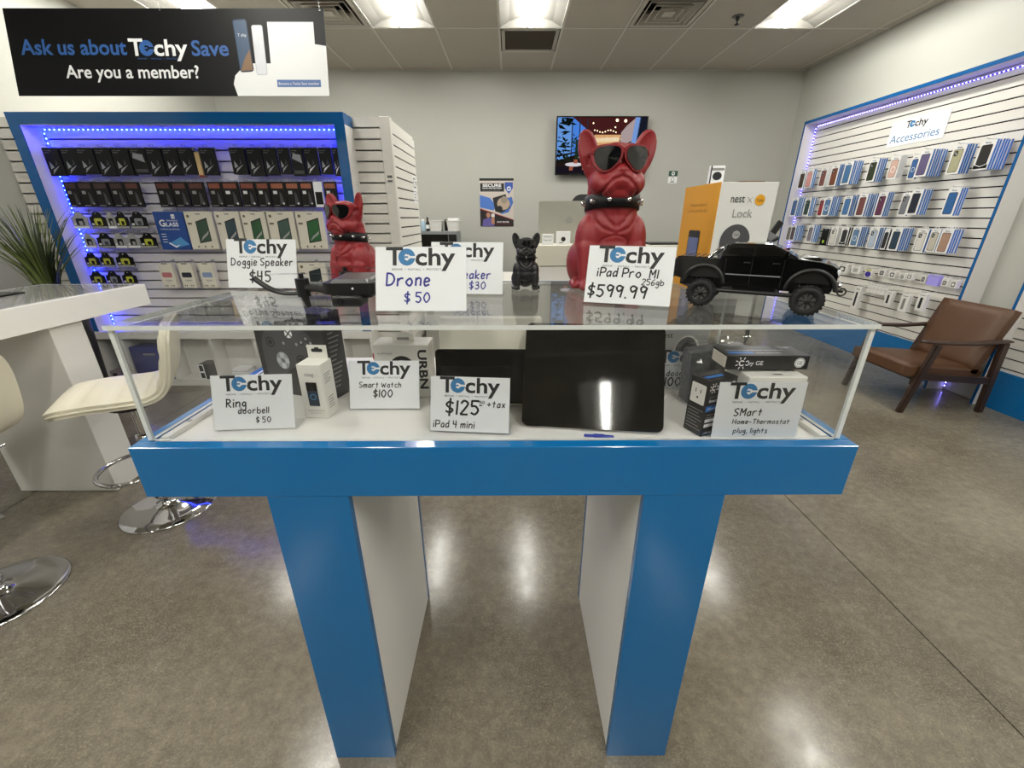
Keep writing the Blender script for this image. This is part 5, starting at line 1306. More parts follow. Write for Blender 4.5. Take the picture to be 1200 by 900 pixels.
def curved(a, poly, y0, k, th, m, c=None):
    n = len(poly); cx = sum(p[0] for p in poly) / n; cz = sum(p[1] for p in poly) / n
    Y = lambda x: y0 + k * x * x
    f_ = [(x, Y(x), z) for x, z in poly] + [(cx, Y(cx) - 0.004, cz)]; b_ = [(x, Y(x) + th, z) for x, z in poly] + [(cx, Y(cx) + th, cz)]
    a.add(f_ + b_, [(n, i, (i + 1) % n) for i in range(n)] + [(2 * n + 1, n + 1 + (i + 1) % n, n + 1 + i) for i in range(n)] + [(i, n + 1 + i, n + 1 + (i + 1) % n, (i + 1) % n) for i in range(n)], m)
def dog(label, x, y, rz, s, m, studs):
    t = thing('bulldog_speaker', label, 'dog speaker', (x, y, ZT + 0.0005), rz, 'bulldog speakers on the acrylic top')
    z0 = min(v.co.z for v in DOG.vertices)
    me = DOG.copy(); me.transform(Matrix.Scale(s, 4) @ T(0, 0, -z0)); me.materials.clear(); me.materials.append(m)
    o = bpy.data.objects.new('body', me); COL.objects.link(o); o.parent = t
    Sm = Matrix.Scale(s, 4)
    base = [(p[0], p[1]) for p in catmull([(-0.06, 0.045, 0), (-0.02, 0.06, 0), (0.045, 0.056, 0), (0.066, 0.03, 0), (0.06, -0.02, 0), (0.03, -0.06, 0), (-0.005, -0.064, 0), (-0.04, -0.035, 0), (-0.062, 0.0, 0), (-0.06, 0.045, 0)], 4)][:-1]
    fm = MB(Sm); lm = []
    for sd in (-1, 1):
        P = [(sd * (0.093 + px * 1.14), 0.825 + pz * 1.05) for px, pz in base]
        Pf = [(sd * (0.093 + px * 1.36), 0.825 + pz * 1.24) for px, pz in base]
        if sd < 0: P, Pf = P[::-1], Pf[::-1]
        curved(fm, Pf, -0.2, 2.6, 0.035, m)
        l = MB(Sm); curved(l, P, -0.206, 2.6, 0.02, M_LENSK); lm.append(l)
        fm.box(min(sd * 0.172, sd * 0.185), -0.13, 0.845, max(sd * 0.172, sd * 0.185), 0.02, 0.87, m, 0.004)
    curved(fm, [(-0.1, 0.862), (-0.04, 0.858), (0.0, 0.85), (0.04, 0.858), (0.1, 0.862), (0.165, 0.872), (0.155, 0.892), (0.05, 0.902), (-0.05, 0.902), (-0.155, 0.892), (-0.165, 0.872)], -0.198, 2.6, 0.03, m)
    sg = fm.build('sunglasses', t)
    for l in lm: l.build('lens', sg)
    a = MB(Sm @ T(0, 0.003, 0.565) @ RX(-0.12))
    a.lathe([(0.18, -0.046), (0.184, -0.045), (0.185, 0.0), (0.184, 0.045), (0.18, 0.046), (0.168, 0.04), (0.168, -0.04), (0.18, -0.046)], M_COLL, 40)
    cl = a.build('collar', t)
    for q in studs:
        a = MB(Sm @ T(0, 0.003, 0.565) @ RX(-0.12)); c_, s_ = math.sin(q), -math.cos(q)
        a.cyl((0.184 * c_, 0.184 * s_, 0), (0.2 * c_, 0.2 * s_, 0), 0.02, M_CHROME, r1=0.016, n=12); a.ell((0.2 * c_, 0.2 * s_, 0), (0.016,) * 3, M_CHROME, 10)
        a.build('stud', cl)
ST = [-2.3, -1.55, -0.95, -0.32, 0.32, 0.95, 1.55, 2.3]
dog('big red bulldog speaker wearing black sunglasses and a studded collar', 0.257, 1.135, 0.02, 0.367, M_RED, ST)
dog('smaller red bulldog speaker facing left beside the Doggie Speaker sign', -0.403, 1.105, -0.45, 0.23, M_RED, ST)
dog('small black bulldog speaker standing near the middle of the acrylic top', 0.041, 1.115, 0.02, 0.139, M_BLKR, [0.0, -1.5, 1.5])

# --- drone
t = thing('drone', 'black folding drone with propeller guards beside the Drone sign', 'drone', (-0.325, 0.9, ZT))
zb = 1.272 - AZ
M_DG = mat('drone_grey', '4a4b4c', 0.35, var=0.1, scale=20)
a = MB(); a.prism(rpoly(0.105, 0.13, 0.016), zb + 0.004, zb + 0.026, M_BLACK); a.prism(rpoly(0.085, 0.11, 0.012), zb - 0.004, zb + 0.004, M_BLACK); a.build('body', t)
a = MB(); a.add([(-0.035, -0.058, zb + 0.0262), (0.04, -0.058, zb + 0.0262), (0.048, 0.058, zb + 0.0262), (-0.048, 0.058, zb + 0.0262), (-0.03, -0.05, zb + 0.032), (0.034, -0.05, zb + 0.032), (0.04, 0.05, zb + 0.034), (-0.04, 0.05, zb + 0.034)], [(0, 1, 5, 4), (1, 2, 6, 5), (2, 3, 7, 6), (3, 0, 4, 7), (4, 5, 6, 7)], M_DG); o = a.build('top_shell', t); o['label'] = 'grey top shell'
a = MB(); a.box(-0.03, -0.078, zb - 0.018, 0.03, -0.03, zb + 0.004, M_BLACK, 0.005, 2); cm = a.build('camera', t)
a = MB(); a.cyl((-0.012, -0.0775, zb - 0.006), (-0.012, -0.081, zb - 0.006), 0.006, M_LENSK, n=16); a.build('camera_lens', cm)
for s in (-1, 1):
    for fy, ex, ey in ((-0.05, 0.108, -0.02), (0.045, 0.062, 0.1)):
        mx, my = s * ex, ey
        a = MB(); a.tube([(s * 0.045, fy, zb + 0.012), (s * 0.07 if fy < 0 else s * 0.055, (fy + my) / 2, zb + 0.013), (mx, my, zb + 0.012)], [0.011, 0.009, 0.009], M_BLACK, 8, flat=0.8); arm = a.build('arm', t)
        a = MB(); a.cyl((mx, my, zb - 0.006), (mx, my, zb + 0.03), 0.0135, M_BLACK, n=18); a.cyl((mx, my, zb + 0.03), (mx, my, zb + 0.04), 0.005, M_BLACK, n=10); a.build('motor', arm)
        a = MB(); a.tube([(mx, my, zb - 0.004), (mx - 0.006 * s, my, 0.0)], [0.008, 0.005], M_BLACK, 8); a.build('leg', arm)
        a = MB()
        for sg in (-1, 1):
            a.add([(mx, my - 0.004, zb + 0.039), (mx + sg * 0.03, my - 0.008, zb + 0.04), (mx + sg * 0.072, my - 0.003, zb + 0.037), (mx + sg * 0.074, my + 0.003, zb + 0.037), (mx + sg * 0.03, my + 0.007, zb + 0.038), (mx, my + 0.004, zb + 0.039)], [tuple(range(6))], M_BLACK)
            a.add([(mx, my - 0.004, zb + 0.0405), (mx + sg * 0.03, my - 0.008, zb + 0.0415), (mx + sg * 0.072, my - 0.003, zb + 0.0385), (mx + sg * 0.074, my + 0.003, zb + 0.0385), (mx + sg * 0.03, my + 0.007, zb + 0.0395), (mx, my + 0.004, zb + 0.0405)], [tuple(range(6))], M_BLACK)
        a.build('propeller', arm)
        if fy < 0:
            a = MB(); P = catmull([(mx, my, zb + 0.002), (mx + s * 0.035, my, zb + 0.0), (mx + s * 0.065, my - 0.002, zb + 0.008), (mx + s * 0.088, my - 0.006, zb + 0.026), (mx + s * 0.094, my - 0.008, zb + 0.034)], 5)
            a.tube(P, [0.006] * len(P), M_BLACK, 8, flat=0.5); a.build('propeller_guard', arm)
a = MB()
a.box(-0.056, -0.045, zb + 0.004, -0.052, -0.037, zb + 0.024, M_STEEL); a.ell((0.012, -0.066, zb + 0.016), (0.0025, 0.0015, 0.0025), M_SILB, 8)
o = a.build('trim_marks', t); o['label'] = 'silver trim marks'

# --- tablets and boxes in the case
def slab(name, label, c, w, h, yaw, lean, z, th=0.0065, r=0.012):
    t = thing(name, label, 'tablet', (c[0], c[1], z), yaw)
    L = math.radians(lean); M = fr((0, 0, 0), (1, 0, 0), (0, math.sin(L), math.cos(L)))
    a = MB(M); a.prism(rpoly(w, h, r, 6, 0, h / 2), -th, 0, M_ALU, m2=M_SCREEN); a.build('body', t)
    a = MB(M); a.prism(rpoly(w - 0.003, h - 0.003, r - 0.001, 6, 0, h / 2), 0.0, 0.0006, M_SCREEN); a.build('screen', t)
    return t, M
t, M = slab('tablet', 'large black tablet standing in the middle of the display case', (0.168, 0.764), 0.292, 0.222, -0.125, 27, ZI + 0.006, r=0.014)
a = MB(); a.box(-0.09, 0.1, -0.006, 0.09, 0.105, 0.17, M_ACR); a.box(-0.02, 0.0, -0.0055, 0.02, 0.1, -0.002, M_ACR); a.build('easel', t)
t = thing('pen_clip', 'small dark blue clip under the front edge of the large tablet', 'clip', (0.18, 0.741, ZI), -0.12)
a = MB(); a.box(-0.03, -0.004, 0, 0.03, 0.004, 0.0045, mat('clip_blue', '26309a', 0.4), 0.0015); a.build('bar', t)
a = MB(); a.box(-0.011, -0.005, 0.0, 0.011, 0.0045, 0.0055, mat('clip_blue', '26309a', 0.4), 0.001); a.build('grip', t)
t = thing('tablet_box', 'tall white box leaning behind the small black tablet', 'box', (-0.06, 0.88, ZI + 0.0055), 0.0)
L = 0.12; a = MB(fr((0, 0, 0), (1, 0, 0), (0, math.sin(L), math.cos(L)))); a.box(-0.1, 0, -0.042, 0.13, 0.205, 0, M_CREAMP, 0.002); a.build('box', t)
a = MB(fr((0, 0, 0), (1, 0, 0), (0, math.sin(L), math.cos(L)))); a.text('tablet', -0.07, 0.185, M_GREYTXT, 0.0008, h=0.006); a.build('print', t)
t = thing('display_block', 'clear acrylic block under the small black tablet', 'stand', (-0.065, 0.83, ZI))
a = MB(); a.box(-0.06, -0.012, 0, 0.06, 0.02, 0.03, M_ACR); a.build('block', t)
slab('tablet', 'small black tablet leaning on the white box behind the $125 sign', (-0.063, 0.838), 0.2, 0.122, -0.01, 9, ZI + 0.031, r=0.009)

M_XB = mat('carton_charcoal', '2a2a2b', 0.3, var=0.1, scale=6)
t = thing('controller_box', 'large charcoal game controller box behind the doorbell box', 'box', (-0.43, 0.925, ZI), -0.3)
w, h, dp = 0.205, 0.212, 0.065
a = MB(); a.box(-w, 0, 0, 0, dp, h, M_XB, 0.0012); a.build('carton', t)
a = MB(); a.M = fr((-w - 0.026, -0.0005, -0.014), (1, 0, 0), (0, 0, 1))
g1, g2, g3 = mat('ctl_dark', '1a1a1b', 0.35), mat('ctl_mid', '47474a', 0.4), mat('ctl_light', '8e9194', 0.3)
P = catmull([(0.05, 0.16, 0), (0.075, 0.185, 0), (0.12, 0.182, 0), (0.165, 0.188, 0), (0.195, 0.165, 0), (0.203, 0.1, 0), (0.198, 0.05, 0), (0.185, 0.05, 0), (0.165, 0.09, 0), (0.12, 0.085, 0), (0.085, 0.05, 0), (0.06, 0.03, 0), (0.045, 0.06, 0), (0.043, 0.12, 0), (0.05, 0.16, 0)], 5)[:-1]
a.poly([(p[0], p[1]) for p in P][::-1], g2, 0.0002)
a.poly(circ(0.011, 20, 0.132, 0.175), M_PAPER, 0.0006); a.ribbon([(0.125, 0.168), (0.139, 0.182)], 0.003, g1, 0.0008); a.ribbon([(0.125, 0.182), (0.139, 0.168)], 0.003, g1, 0.0008)
for x, y, r in ((0.072, 0.15, 0.013), (0.155, 0.11, 0.014)): a.ring(r, r * 0.75, g1, 0.0004, cx=x, cy=y, n=20); a.poly(circ(r * 0.75, 16, x, y), g2, 0.0005); a.poly(circ(r * 0.5, 16, x, y), g1, 0.0006)
a.poly(circ(0.019, 24, 0.1, 0.105, 0.022), g3, 0.0005); a.rect(0.094, 0.085, 0.106, 0.125, mat('ctl_bright', 'b4b8bb', 0.3), 0.0007); a.rect(0.082, 0.099, 0.118, 0.111, mat('ctl_bright', 'b4b8bb', 0.3), 0.0007)
for x, y in ((0.165, 0.155), (0.18, 0.165), (0.18, 0.145), (0.192, 0.155)): a.poly(circ(0.0065, 14, x, y), g1, 0.0005); a.poly(circ(0.004, 12, x, y + 0.001), g3, 0.0006)
for x in (0.112, 0.15): a.poly(circ(0.004, 12, x, 0.15), g3, 0.0005)
a.M = Matrix(); a.build('front_print', t)
a = MB(); a.M = fr((0.0005, 0, 0), (0, 1, 0), (0, 0, 1))
for k in range(14): a.rect(0.012, 0.03 + k * 0.011, 0.03 + 0.004 * (k * 7 % 6), 0.033 + k * 0.011, M_GREYTXT, 0.0002)
a.M = Matrix(); a.build('side_print', t)

t = thing('doorbell_box', 'small white video doorbell box with a hang tab, before the controller box', 'box', (-0.43, 0.83, ZI), -0.08)
w, h, dp = 0.053, 0.126, 0.05
M_WB = mat('carton_white', 'dcdad2', 0.4, var=0.02)
a = MB(); a.box(-w / 2, 0, 0, w / 2, dp, h, M_WB, 0.0012); a.build('carton', t)
a = MB(); a.M = fr((0, dp - 0.004, h), (1, 0, 0), (0, 0, 1))
a.prism([(-0.022, 0), (0.022, 0), (0.022, 0.03), (-0.022, 0.03)], -0.0008, 0.0008, M_WB); a.poly(rpoly(0.026, 0.008, 0.0038, 4, 0, 0.018), M_INK, 0.001); a.rect(-0.005, 0.02, 0.005, 0.025, M_INK, 0.001)
a.M = Matrix(); a.build('hang_tab', t)
a = MB(); a.M = fr((-w / 2, -0.0005, 0), (1, 0, 0), (0, 0, 1))
a.text('ring', 0.016, 0.1, M_GREYTXT, 0.0004, w=0.02, h=0.009); a.poly(rpoly(0.024, 0.056, 0.002, 3, w / 2, 0.058), mat('ring_navy', '1c2a3a', 0.3), 0.0004); a.ring(0.007, 0.0055, mat('ring_lightblue', '5f96c0', 0.3), 0.0008, cx=w / 2, cy=0.052, n=24); a.rect(w / 2 - 0.012, 0.066, w / 2 + 0.012, 0.086, M_BLKGLOSS, 0.0006)
a.text('Video Doorbell Wired', 0.008, 0.018, M_INK, 0.0004, w=0.037); a.text('Advanced Motion', 0.012, 0.012, M_GREYTXT, 0.0004, w=0.028)
a.M = fr((w / 2 + 0.0005, 0, 0), (0, 1, 0), (0, 0, 1))
for k in range(5): a.rect(0.008, 0.1 - k * 0.005, 0.036 - 0.004 * (k % 3), 0.102 - k * 0.005, M_GREYTXT, 0.0002); a.rect(0.01, 0.045 - k * 0.006, 0.034 - 0.004 * (k % 2), 0.047 - k * 0.006, M_GREYTXT, 0.0002)
a.M = Matrix(); a.build('print', t)

t = thing('watch_box', 'white smart watch box with tall black letters behind the Smart Watch sign', 'box', (-0.262, 0.945, ZI), 0.0)
w, h, dp = 0.134, 0.135, 0.07
a = MB(); a.box(-w / 2, 0, 0, w / 2, dp, h, M_WB, 0.0015); a.build('carton', t)
a = MB(); a.box(-0.026, dp * 0.5, h, 0.026, dp * 0.5 + 0.0016, h + 0.022, M_WB); a.M = fr((0, dp * 0.5 - 0.0003, h), (1, 0, 0), (0, 0, 1)); a.poly(rpoly(0.03, 0.007, 0.003, 4, 0, 0.006), M_GREYTXT, 0.0002); a.M = Matrix(); a.build('hang_tab', t)
a = MB(); a.M = fr((-w / 2, -0.0005, 0), (1, 0, 0), (0, 0, 1))
a.text('PLAYFIT watch', 0.012, 0.112, M_INK, 0.0004, w=0.034); a.rect(0, 0.1, 0.003, 0.115, mat('tag_red', 'b8304a', 0.4), 0.0003)
a.poly([(p[0], p[1]) for p in circ(0.03, 24, 0.068, 0.078)], M_INK, 0.0003); a.poly(circ(0.022, 20, 0.068, 0.076), g3, 0.0005); a.poly(circ(0.016, 20, 0.068, 0.074), M_INK, 0.0006)
a.rect(0.05, 0.0, 0.086, 0.06, M_INK, 0.0003)
a.text('URBN', w - 0.026, h - 0.012, M_INK, 0.0004, w=0.1, h=0.02, bold=0.03, rot=-PI / 2)
a.M = Matrix(); a.build('front_print', t)

# right side of the case
M_GEB = mat('carton_black', '1d1d1f', 0.3, var=0.12, scale=8); M_GEBL = mat('carton_stripe', '2f6fb8', 0.35)
def ge_logo(a, x, y, r, z=0.0006):
    a.poly(circ(r, 22, x, y), M_PAPER, z); a.ring(r * 0.88, r * 0.8, M_GEB, z + 0.0002, cx=x, cy=y, n=22); a.text('GE', x - r * 0.5, y - r * 0.35, M_GEB, z + 0.0002, w=r * 1.0, h=r * 0.7)
def cby(a, x, y, s, z=0.0005):
    a.ring(s * 0.32, s * 0.2, M_PAPER, z, a0=0.7, a1=5.6, cx=x, cy=y, n=14)
    for q in range(8):
        c_, s_ = math.cos(q * PI / 4 + 0.4), math.sin(q * PI / 4 + 0.4); a.ribbon([(x + c_ * s * 0.45, y + s_ * s * 0.45), (x + c_ * s * 0.65, y + s_ * s * 0.65)], s * 0.1, M_PAPER, z)
t = thing('smart_plug_box', 'small black smart plug box with an outlet picture, left of the Smart Home sign', 'box', (0.386, 0.739, ZI), 0.4)
w, h, dp = 0.075, 0.122, 0.047
a = MB(); a.box(0, 0, 0, w, dp, h, M_GEB, 0.001); a.build('carton', t)
a = MB(); a.M = fr((0, -0.0004, 0), (1, 0, 0), (0, 0, 1))
cby(a, 0.012, h - 0.016, 0.016); a.text('by GE', 0.022, h - 0.02, M_PAPER, 0.0005, h=0.009); ge_logo(a, w - 0.012, h - 0.015, 0.007)
a.text('INDOOR', 0.005, h - 0.037, M_GREYTXT, 0.0005, h=0.004); a.text('Smart Plug', 0.005, h - 0.046, M_PAPER, 0.0005, h=0.006, bold=0.02); a.rect(0, h - 0.066, w, h - 0.054, M_GEBL, 0.0004); a.text('NO HUB REQUIRED', 0.006, h - 0.062, M_PAPER, 0.0007, h=0.004)
for k in range(2): a.rect(0.005, h - 0.075 - k * 0.006, 0.05, h - 0.073 - k * 0.006, M_GREYTXT, 0.0005); a.rect(0.003, 0.032 - k * 0.011, 0.05, 0.039 - k * 0.011, M_PAPER, 0.0005)
a.text('1 PLUG', 0.005, 0.005, M_PAPER, 0.0005, h=0.005)
a.M = fr((-0.0004, dp, 0), (0, -1, 0), (0, 0, 1))
a.poly(rpoly(0.036, 0.042, 0.003, 4, dp / 2, h - 0.034), M_WB, 0.0003)
for x in (-0.006, 0.006): a.rect(dp / 2 + x - 0.001, h - 0.032, dp / 2 + x + 0.001, h - 0.024, M_INK, 0.0006)
a.poly(circ(0.0025, 10, dp / 2, h - 0.042), M_INK, 0.0006)
for k in range(7): a.rect(0.006, 0.012 + k * 0.007, 0.043 - 0.005 * (k % 3), 0.0135 + k * 0.007, M_GREYTXT, 0.0005)
a.M = fr((0, 0, h + 0.0004), (1, 0, 0), (0, 1, 0)); a.rect(0.004, 0.012, 0.05, 0.022, M_GEBL, 0.0003); a.text('Smart Plug by GE', 0.006, 0.03, M_GREYTXT, 0.0005, w=0.05)
a.M = Matrix(); a.build('print', t)

t = thing('thermostat_box', 'white thermostat box with a coloured G behind the Smart Home sign', 'box', (0.54, 0.772, ZI), 0.0)
w, h, dp = 0.118, 0.118, 0.1
a = MB(); a.box(-w / 2, 0, 0, w / 2, dp, h, M_WB, 0.002); a.build('carton', t)
a = MB(); a.M = fr((0, -0.0005, 0), (1, 0, 0), (0, 0, 1)); gx, gy = 0.013, h - 0.034
for c, a0, a1 in (('d64537', 0.75, 2.5), ('e8b32a', 2.5, 3.6), ('3a9b52', 3.6, 5.5), ('4a7fd0', 5.5, 6.28)): a.ring(0.0125, 0.0085, mat('g_' + c, c, 0.4), 0.0003, a0=a0, a1=a1, cx=gx, cy=gy, n=10)
a.rect(gx, gy - 0.002, gx + 0.0125, gy + 0.002, mat('g_4a7fd0', '4a7fd0', 0.4), 0.0004)
a.text('Nest Thermostat', -0.04, 0.05, M_GREYTXT, 0.0004, w=0.08); a.poly(circ(0.02, 24, 0, 0.025), M_GRY, 0.0004)
a.M = fr((0, 0, h + 0.0004), (1, 0, 0), (0, 1, 0)); a.poly(rpoly(0.02, 0.008, 0.003, 3, 0.005, 0.015), M_GREYTXT, 0.0003)
a.M = Matrix(); a.build('print', t)

t = thing('smart_light_box', 'long flat black smart light box lying across the white thermostat box', 'box', (0.445, 0.802, ZI + 0.1235), -0.01)
w, h, dp = 0.168, 0.03, 0.068
a = MB(); a.box(0, 0, 0, w, dp, h, M_GEB, 0.001); a.build('carton', t)
a = MB(); a.M = fr((0, -0.0004, 0), (1, 0, 0), (0, 0, 1)); cby(a, 0.03, 0.014, 0.02); a.text('by GE', 0.043, 0.01, M_PAPER, 0.0005, h=0.009); ge_logo(a, w - 0.02, 0.015, 0.0105)
a.M = fr((0, 0, h + 0.0004), (1, 0, 0), (0, 1, 0)); a.rect(0.008, 0.012, 0.06, 0.026, M_GEBL, 0.0003); a.text('Smart Remote', 0.065, 0.014, M_PAPER, 0.0005, w=0.05); a.text('Motion Sensing Dimmer Smart Switch', 0.012, 0.033, M_PAPER, 0.0005, w=0.12); a.text('C by GE', 0.125, 0.05, M_PAPER, 0.0005, w=0.028)
a.M = fr((-0.0004, dp, 0), (0, -1, 0), (0, 0, 1)); a.rect(0.004, 0.003, dp - 0.004, h - 0.004, M_CRM, 0.0003)
for k in range(5): a.rect(0.007, 0.006 + k * 0.004, dp - 0.01 - 0.006 * (k % 2), 0.0072 + k * 0.004, M_INK, 0.0005)
a.M = Matrix(); a.build('print', t)

t = thing('wrapped_device', 'dark grey device box in crinkled clear plastic behind the smart plug box', 'box', (0.465, 0.9, ZI), 0.12)
MWD = mat('carton_slate', '4c4f52', 0.35, var=0.15, scale=10)
t.location = (0.485, 0.917, ZI)
a = MB(); a.box(-0.065, -0.012, 0.0, 0.075, 0.032, 0.13, MWD, 0.003, M=RY(-0.06) @ T(0, 0, 0.005)); a.build('carton', t)
random.seed(9)
b = bmesh.new(); bmesh.ops.create_cube(b, size=1); bmesh.ops.subdivide_edges(b, edges=list(b.edges), cuts=9, use_grid_fill=True)
for v in b.verts:
    n_ = v.co.normalized()
    k = 0.005 * math.sin(v.co.x * 41 + v.co.y * 23) + 0.004 * math.sin(v.co.z * 37 + v.co.x * 17) + random.uniform(-0.006, 0.006)
    v.co = Vector((v.co.x * 0.165 + 0.003, v.co.y * 0.06 + 0.01, max(0.001, (v.co.z + 0.5) * 0.152))) + n_ * k
    v.co.z = max(v.co.z, 0.001)
a = MB(); a.bm(b, M_FILM, False)
a.add([(-0.1, 0.0, 0.001), (-0.078, -0.01, 0.03), (-0.078, 0.03, 0.035), (-0.11, 0.02, 0.001)], [(0, 1, 2, 3)], M_FILM); o = a.build('plastic_wrap', t); o['label'] = 'crinkled clear plastic wrap'

t = thing('camera_box', 'pale grey camera box standing at the back right inside the case', 'box', (0.41, 1.055, ZI), 0.0)
w, h, dp = 0.23, 0.205, 0.11
a = MB(); a.box(-w / 2, 0, 0, w / 2, dp, h, mat('carton_grey', 'a9a9a6', 0.45, var=0.02), 0.002); a.build('carton', t)
a = MB(); a.M = fr((0, -0.0005, 0), (1, 0, 0), (0, 0, 1))
a.text('nest', -0.018, 0.121, M_INK, 0.0004, w=0.036); a.text('cam', -0.018, 0.108, M_GREYTXT, 0.0004, w=0.016)
a.poly(circ(0.034, 26, 0.06, 0.083, 0.044), M_WB, 0.0003); a.poly(circ(0.03, 26, 0.058, 0.083, 0.04), g2, 0.0005); a.poly(circ(0.02, 22, 0.061, 0.083, 0.026), g1, 0.0007); a.ring(0.011, 0.008, M_GREYTXT, 0.0009, cx=0.062, cy=0.083)
a.M = Matrix(); a.build('print', t)

# --- boxes on top of the acrylic
t = thing('smart_lock_box', 'tall yellow and white smart lock box on the acrylic top', 'box', (0.478, 1.035, ZT), 0.0)
w, h, dp = 0.132, 0.25, 0.2
M_YL = mat('carton_yellow', 'd99a12', 0.45, var=0.03); M_LB = mat('carton_lightgrey', 'd6d6d2', 0.4, var=0.01)
a = MB(); a.box(0, 0, 0, w, dp, h, M_LB, 0.001); a.build('carton', t)
a = MB(); a.box(-0.001, -0.0006, 0, 0.0006, dp + 0.0006, h + 0.0004, M_YL); o = a.build('side_sleeve', t); o['label'] = 'yellow side'
a = MB(); a.M = fr((0, -0.0005, 0), (1, 0, 0), (0, 0, 1))
a.text('nest', 0.028, h - 0.042, M_INK, 0.0006, w=0.032, h=0.017); a.ribbon([(0.067, h - 0.043), (0.077, h - 0.031)], 0.001, M_GREYTXT, 0.0006); a.ribbon([(0.067, h - 0.031), (0.077, h - 0.043)], 0.001, M_GREYTXT, 0.0006)
a.poly(circ(0.0115, 22, 0.095, h - 0.037), M_YL, 0.0006); a.text('Yale', 0.087, h - 0.041, M_INK, 0.0008, w=0.016)
a.text('Lock', 0.038, h - 0.074, M_GREYTXT, 0.0006, w=0.046, h=0.018)
P = [(0.022 + 0.064 * (0.5 + 0.5 * math.cos(q)), 0) for q in (0,)]
kp = [(0.054 + 0.035 * math.cos(q * PI / 16), h - 0.125 + 0.036 * math.sin(q * PI / 16)) for q in range(17)] + [(0.019, 0.012), (0.089, 0.012)]
a.poly(kp, g2, 0.0006); a.poly(circ(0.009, 18, 0.055, h - 0.112), M_GRY, 0.0009); a.text('Yale', 0.049, h - 0.114, M_INK, 0.0011, w=0.012)
for k in range(9): a.text(str(k + 1), 0.033 + (k % 3) * 0.019, h - 0.146 - (k // 3) * 0.022, M_PAPER, 0.0009, h=0.008)
a.M = fr((-0.0015, dp, 0), (0, -1, 0), (0, 0, 1))
a.text('The key-free deadbolt for', 0.05, h - 0.048, mat('ochre_print', '8a5c10', 0.5), 0.0005, w=0.1); a.text('a more secure front door', 0.045, h - 0.062, mat('ochre_print', '8a5c10', 0.5), 0.0005, w=0.11)
a.poly(rpoly(0.068, 0.14, 0.006, 4, dp * 0.5, 0.075), M_INK, 0.0006); a.rect(dp * 0.5 - 0.031, 0.01, dp * 0.5 + 0.031, 0.128, mat('app_blue', '5d6a96', 0.4), 0.0009)
a.poly(circ(0.012, 16, dp * 0.5, 0.04), mat('app_pale', '8f9cc4', 0.4), 0.0011); a.poly(circ(0.005, 12, dp * 0.5, 0.085), M_PAPER, 0.0011)
for x in (-0.022, 0.022): a.poly(circ(0.007, 14, dp * 0.5 + x, 0.04), M_INK, 0.0011)
a.M = Matrix(); a.build('print', t)
t = thing('dome_camera_pack', 'tiny white pack with a dark dome picture on top of the yellow box', 'pack', (0.492, 1.1, ZT + h + 0.001))
a = MB(); a.box(-0.017, -0.006, 0, 0.017, 0.006, 0.038, M_PAPER, 0.001); a.build('box', t)
a = MB(); a.M = fr((0, -0.0065, 0), (1, 0, 0), (0, 0, 1)); a.poly(circ(0.011, 18, 0.0, 0.016, 0.009), M_INK, 0.0003); a.rect(-0.015, 0.028, 0.015, 0.033, M_GREYTXT, 0.0003); a.rect(-0.017, 0, -0.014, 0.038, M_INK, 0.0004); a.M = Matrix(); a.build('print', t)
t = thing('card_sheet', 'thin brown card lying on top of the white lock box', 'card', (0.565, 1.1, ZT + h + 0.001), 0.1)
a = MB(); a.box(-0.03, -0.03, 0, 0.03, 0.03, 0.004, mat('kraft_brown', '6e5138', 0.6), 0.0008); a.rect(-0.02, -0.02, 0.02, 0.02, mat('kraft_light', '8c6c4e', 0.6), 0.0043); a.build('sheet', t)
# --- model pick-up truck
M_TRK = mat('truck_black', '060607', 0.12, var=0.1, coat=1.0)
M_TIRE = mat('tyre_rubber', '0a0a0b', 0.7, var=0.15, scale=80)
M_TGL = mat('truck_glass', '020203', 0.05, coat=0.5)
M_TPL = mat('truck_trim', '09090a', 0.42, var=0.15)
t = thing('model_truck', 'black model pick-up truck with big off-road tyres on the acrylic top', 'toy truck', (0.434, 0.932, ZT), -0.56)
def arc(cx, cz, r, a0, a1, n=10): return [(cx + r * math.cos(a0 + (a1 - a0) * k / n), cz + r * math.sin(a0 + (a1 - a0) * k / n)) for k in range(n + 1)]
def xz(w0, w1): return fr((0, 0, 0), (1, 0, 0), (0, 0, 1))     # local x, z; out = -y
prof = [(-0.058, 0.06), (-0.04, 0.055)] + arc(0, 0.046, 0.037, PI, 0, 14)[1:-1] + [(0.038, 0.047), (0.149, 0.047)] + arc(0.187, 0.046, 0.037, PI, 0.22, 14)[1:] + [(0.226, 0.062), (0.226, 0.078), (0.222, 0.09), (0.212, 0.096), (0.195, 0.1), (0.152, 0.1045), (0.15, 0.106), (0.026, 0.106), (0.024, 0.099), (-0.06, 0.098), (-0.063, 0.092), (-0.062, 0.066)]
def body_half(a, pr, y0, y1, m):
    """Side profile extruded across the truck with a rounded shoulder."""
    n = len(pr); cz = 0.075
    rings = []
    for y, s in ((-y1, 0.965), (-y1 * 0.97, 0.99), (-y1 * 0.9, 1.0), (y1 * 0.9, 1.0), (y1 * 0.97, 0.99), (y1, 0.965)):
        rings.append([(0.082 + (x - 0.082) * (s if z > 0.06 else 1), y, cz + (z - cz) * (s if z > cz else 1)) for x, z in pr])
    vs = [p for r in rings for p in r]
    fs = [(i * n + k, i * n + (k + 1) % n, (i + 1) * n + (k + 1) % n, (i + 1) * n + k) for i in range(5) for k in range(n)]
    a.add(vs, fs + [tuple(range(n - 1, -1, -1)), tuple(range(5 * n, 6 * n))], m)
W2 = 0.056
a = MB(); body_half(a, prof, 0, W2, M_TRK); body = a.build('body', t)
a = MB()   # cab greenhouse: side outline at belt and roof, leaning in
belt = [(0.024, 0.103), (0.158, 0.103)]
